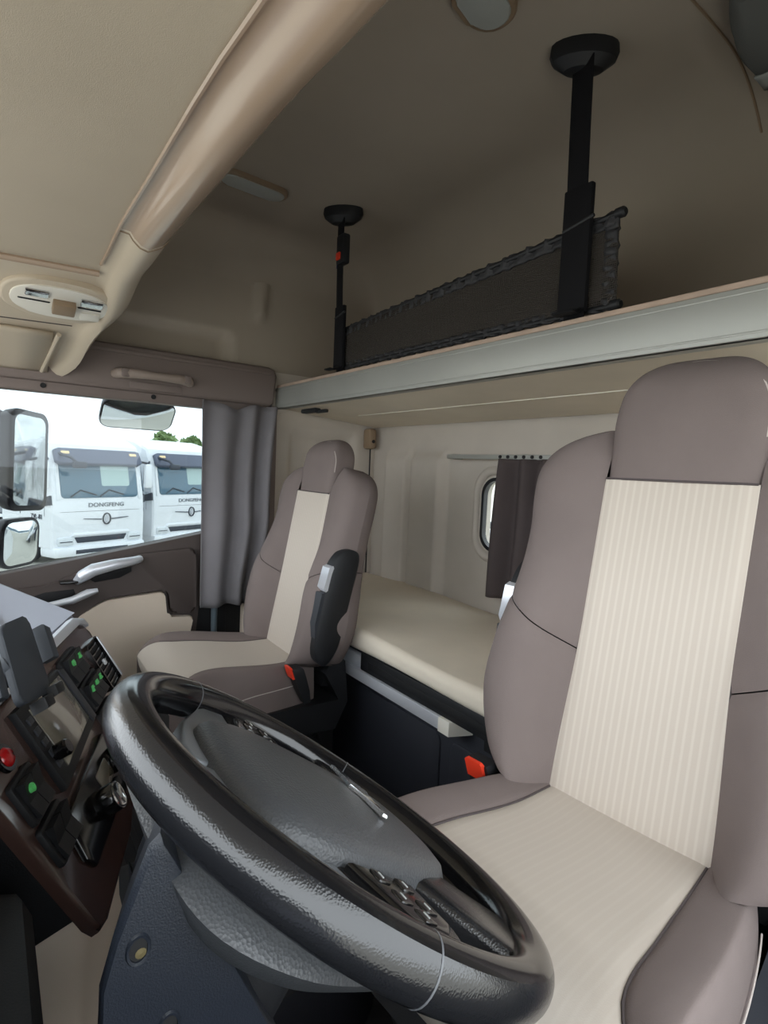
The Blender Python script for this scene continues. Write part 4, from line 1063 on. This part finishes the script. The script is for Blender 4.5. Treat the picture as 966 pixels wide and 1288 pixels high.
    FV = frame((0, 0, 0), (0, -1, 0), (0, 0, 1), (-1, 0, 0))
    # nose panel joints, grille mouth, bumper
    P('nose_joint', MB().prism([(-1.06, 1.30), (1.06, 1.30), (1.06, 1.308), (-1.06, 1.308)], -.02, .022, 0, FV), TRK)
    P('grille_mouth', MB().prism([(-.62, .54), (.62, .54), (.70, .68), (-.70, .68)], -.04, .012, .01, FV), TRK)
    P('grille_brow', MB().prism([(-.80, .71), (.80, .71), (.74, .78), (-.74, .78)], -.04, .03, .02, FV), TRW)
    P('bumper', MB().box(-.06, .55, -1.22, 1.22, .22, .47, .06), TRW)
    P('bumper_mouth', MB().box(-.065, .0, -.7, .7, .28, .38, .01), TRK)
    # emblem: winged ring
    E = frame((-.014, -.12, 1.10), (0, -1, 0), (0, 0, 1), (-1, 0, 0))
    em = P('emblem', MB().add([], []).prism([(-.62, .015), (-.14, -.03), (-.13, .01), (-.60, .035)], 0, .022, 0, E).prism([(.62, .015), (.14, -.03), (.13, .01), (.60, .035)], 0, .022, 0, E), TRM)
    n = 24
    mb = MB(); o_ = [(.115 * math.cos(2*PI*i/n), .15 * math.sin(2*PI*i/n)) for i in range(n)]; i_ = [(.085 * math.cos(2*PI*i/n), .12 * math.sin(2*PI*i/n)) for i in range(n)]
    o = ring('emblem_ring', o_, i_, 0, .03, TRK, em, E); o.matrix_parent_inverse = Matrix.Identity(4)
    P('emblem_drop', MB().prism([(0, .13), (.05, .02), (.03, -.08), (-.02, -.10), (-.05, 0)], 0, .026, 0, E), SILV, em)
    text('DONGFENG', .14, frame((-.022, -.12, 1.45), (0, -1, 0), (.0, 0, 1), (-1, 0, 0)), TRM, t, sx=1.25)
    text('TVL-81', .16, frame((.62, 1.243, 1.17), (-1, 0, 0), (0, 0, 1), (0, 1, 0)), TRK, t)
    # tank, chassis and box body behind the cab
    P('chassis', MB().box(1.6, 6.0, -.45, .45, .75, 1.0, .02), TRK)
    P('fuel_tank', MB().tube([(2.6, .85, .7), (3.8, .85, .7)], .33, 18), SILV)
    return t
def copy_tree(o, parent=None):
    c = o.copy(); COL.objects.link(c); c.parent = parent
    for ch in o.children: copy_tree(ch, c)
    return c
trk = make_truck()
TL = ['white truck with dark visor facing the passenger window, whole front in view', 'white truck partly hidden by the grey door curtain, second in row']
base = Vector((15.36, -2.38, ZG)); step = Vector((1.71, -2.62, 0))
yaw = D(25)
for i in range(2):
    o = trk if i == 0 else copy_tree(trk)
    o.matrix_basis = Matrix.Translation(base + step * i) @ Matrix.Rotation(yaw, 4, 'Z')
    tag(o, TL[i], 'truck', 'white trucks parked opposite')
for i in range(6):
    o = copy_tree(trk)
    o.matrix_basis = Matrix.Translation((6.6 + .95 * i, -12.5 - 3.3 * i, ZG)) @ Matrix.Rotation(D(12), 4, 'Z')
    tag(o, 'white truck in the row reflected in the tall outside mirror', 'truck', 'trucks reflected in the side mirror')

def tree(x, y, h, r, label):
    t = thing('tree', (x, y, ZG), label, 'tree', 'trees beyond the yard')
    rnd = random.Random(int(x * 10 + y)); mb = MB()
    MB().tube([(x, y, ZG), (x + .1, y, ZG + h * .4), (x, y + .1, ZG + h * .75)], [.22, .17, .06], 8).build('trunk', BARK, t)
    for i in range(900):
        a, b, q = rnd.uniform(0, 2 * PI), rnd.uniform(-1, 1), rnd.random() ** .4
        e = math.sqrt(1 - b * b); k = 1 + .25 * math.sin(3 * a + 4 * b)
        c = Vector((x + r * q * e * math.cos(a) * k, y + r * q * e * math.sin(a) * k, ZG + h * .66 + h * .36 * q * b))
        u = Vector((rnd.gauss(0, 1), rnd.gauss(0, 1), rnd.gauss(0, 1))).normalized() * .32; v = u.orthogonal().normalized() * .2
        mb.add([c - u, c - v, c + u, c + v], [(0, 1, 2, 3)])
    tag(mb.build('foliage', LEAF, t), kind='stuff')
tree(45, -11.35, 4.65, 1.0, 'round green tree above the first truck roof')
tree(46, -13.75, 4.5, 1.0, 'green tree peeking beside the curtain edge')
tree(20, -34, 6.5, 3.0, 'leafy tree beyond the small rear window')
tree(27, -38, 6.0, 3.2, 'spreading tree far behind the cab')
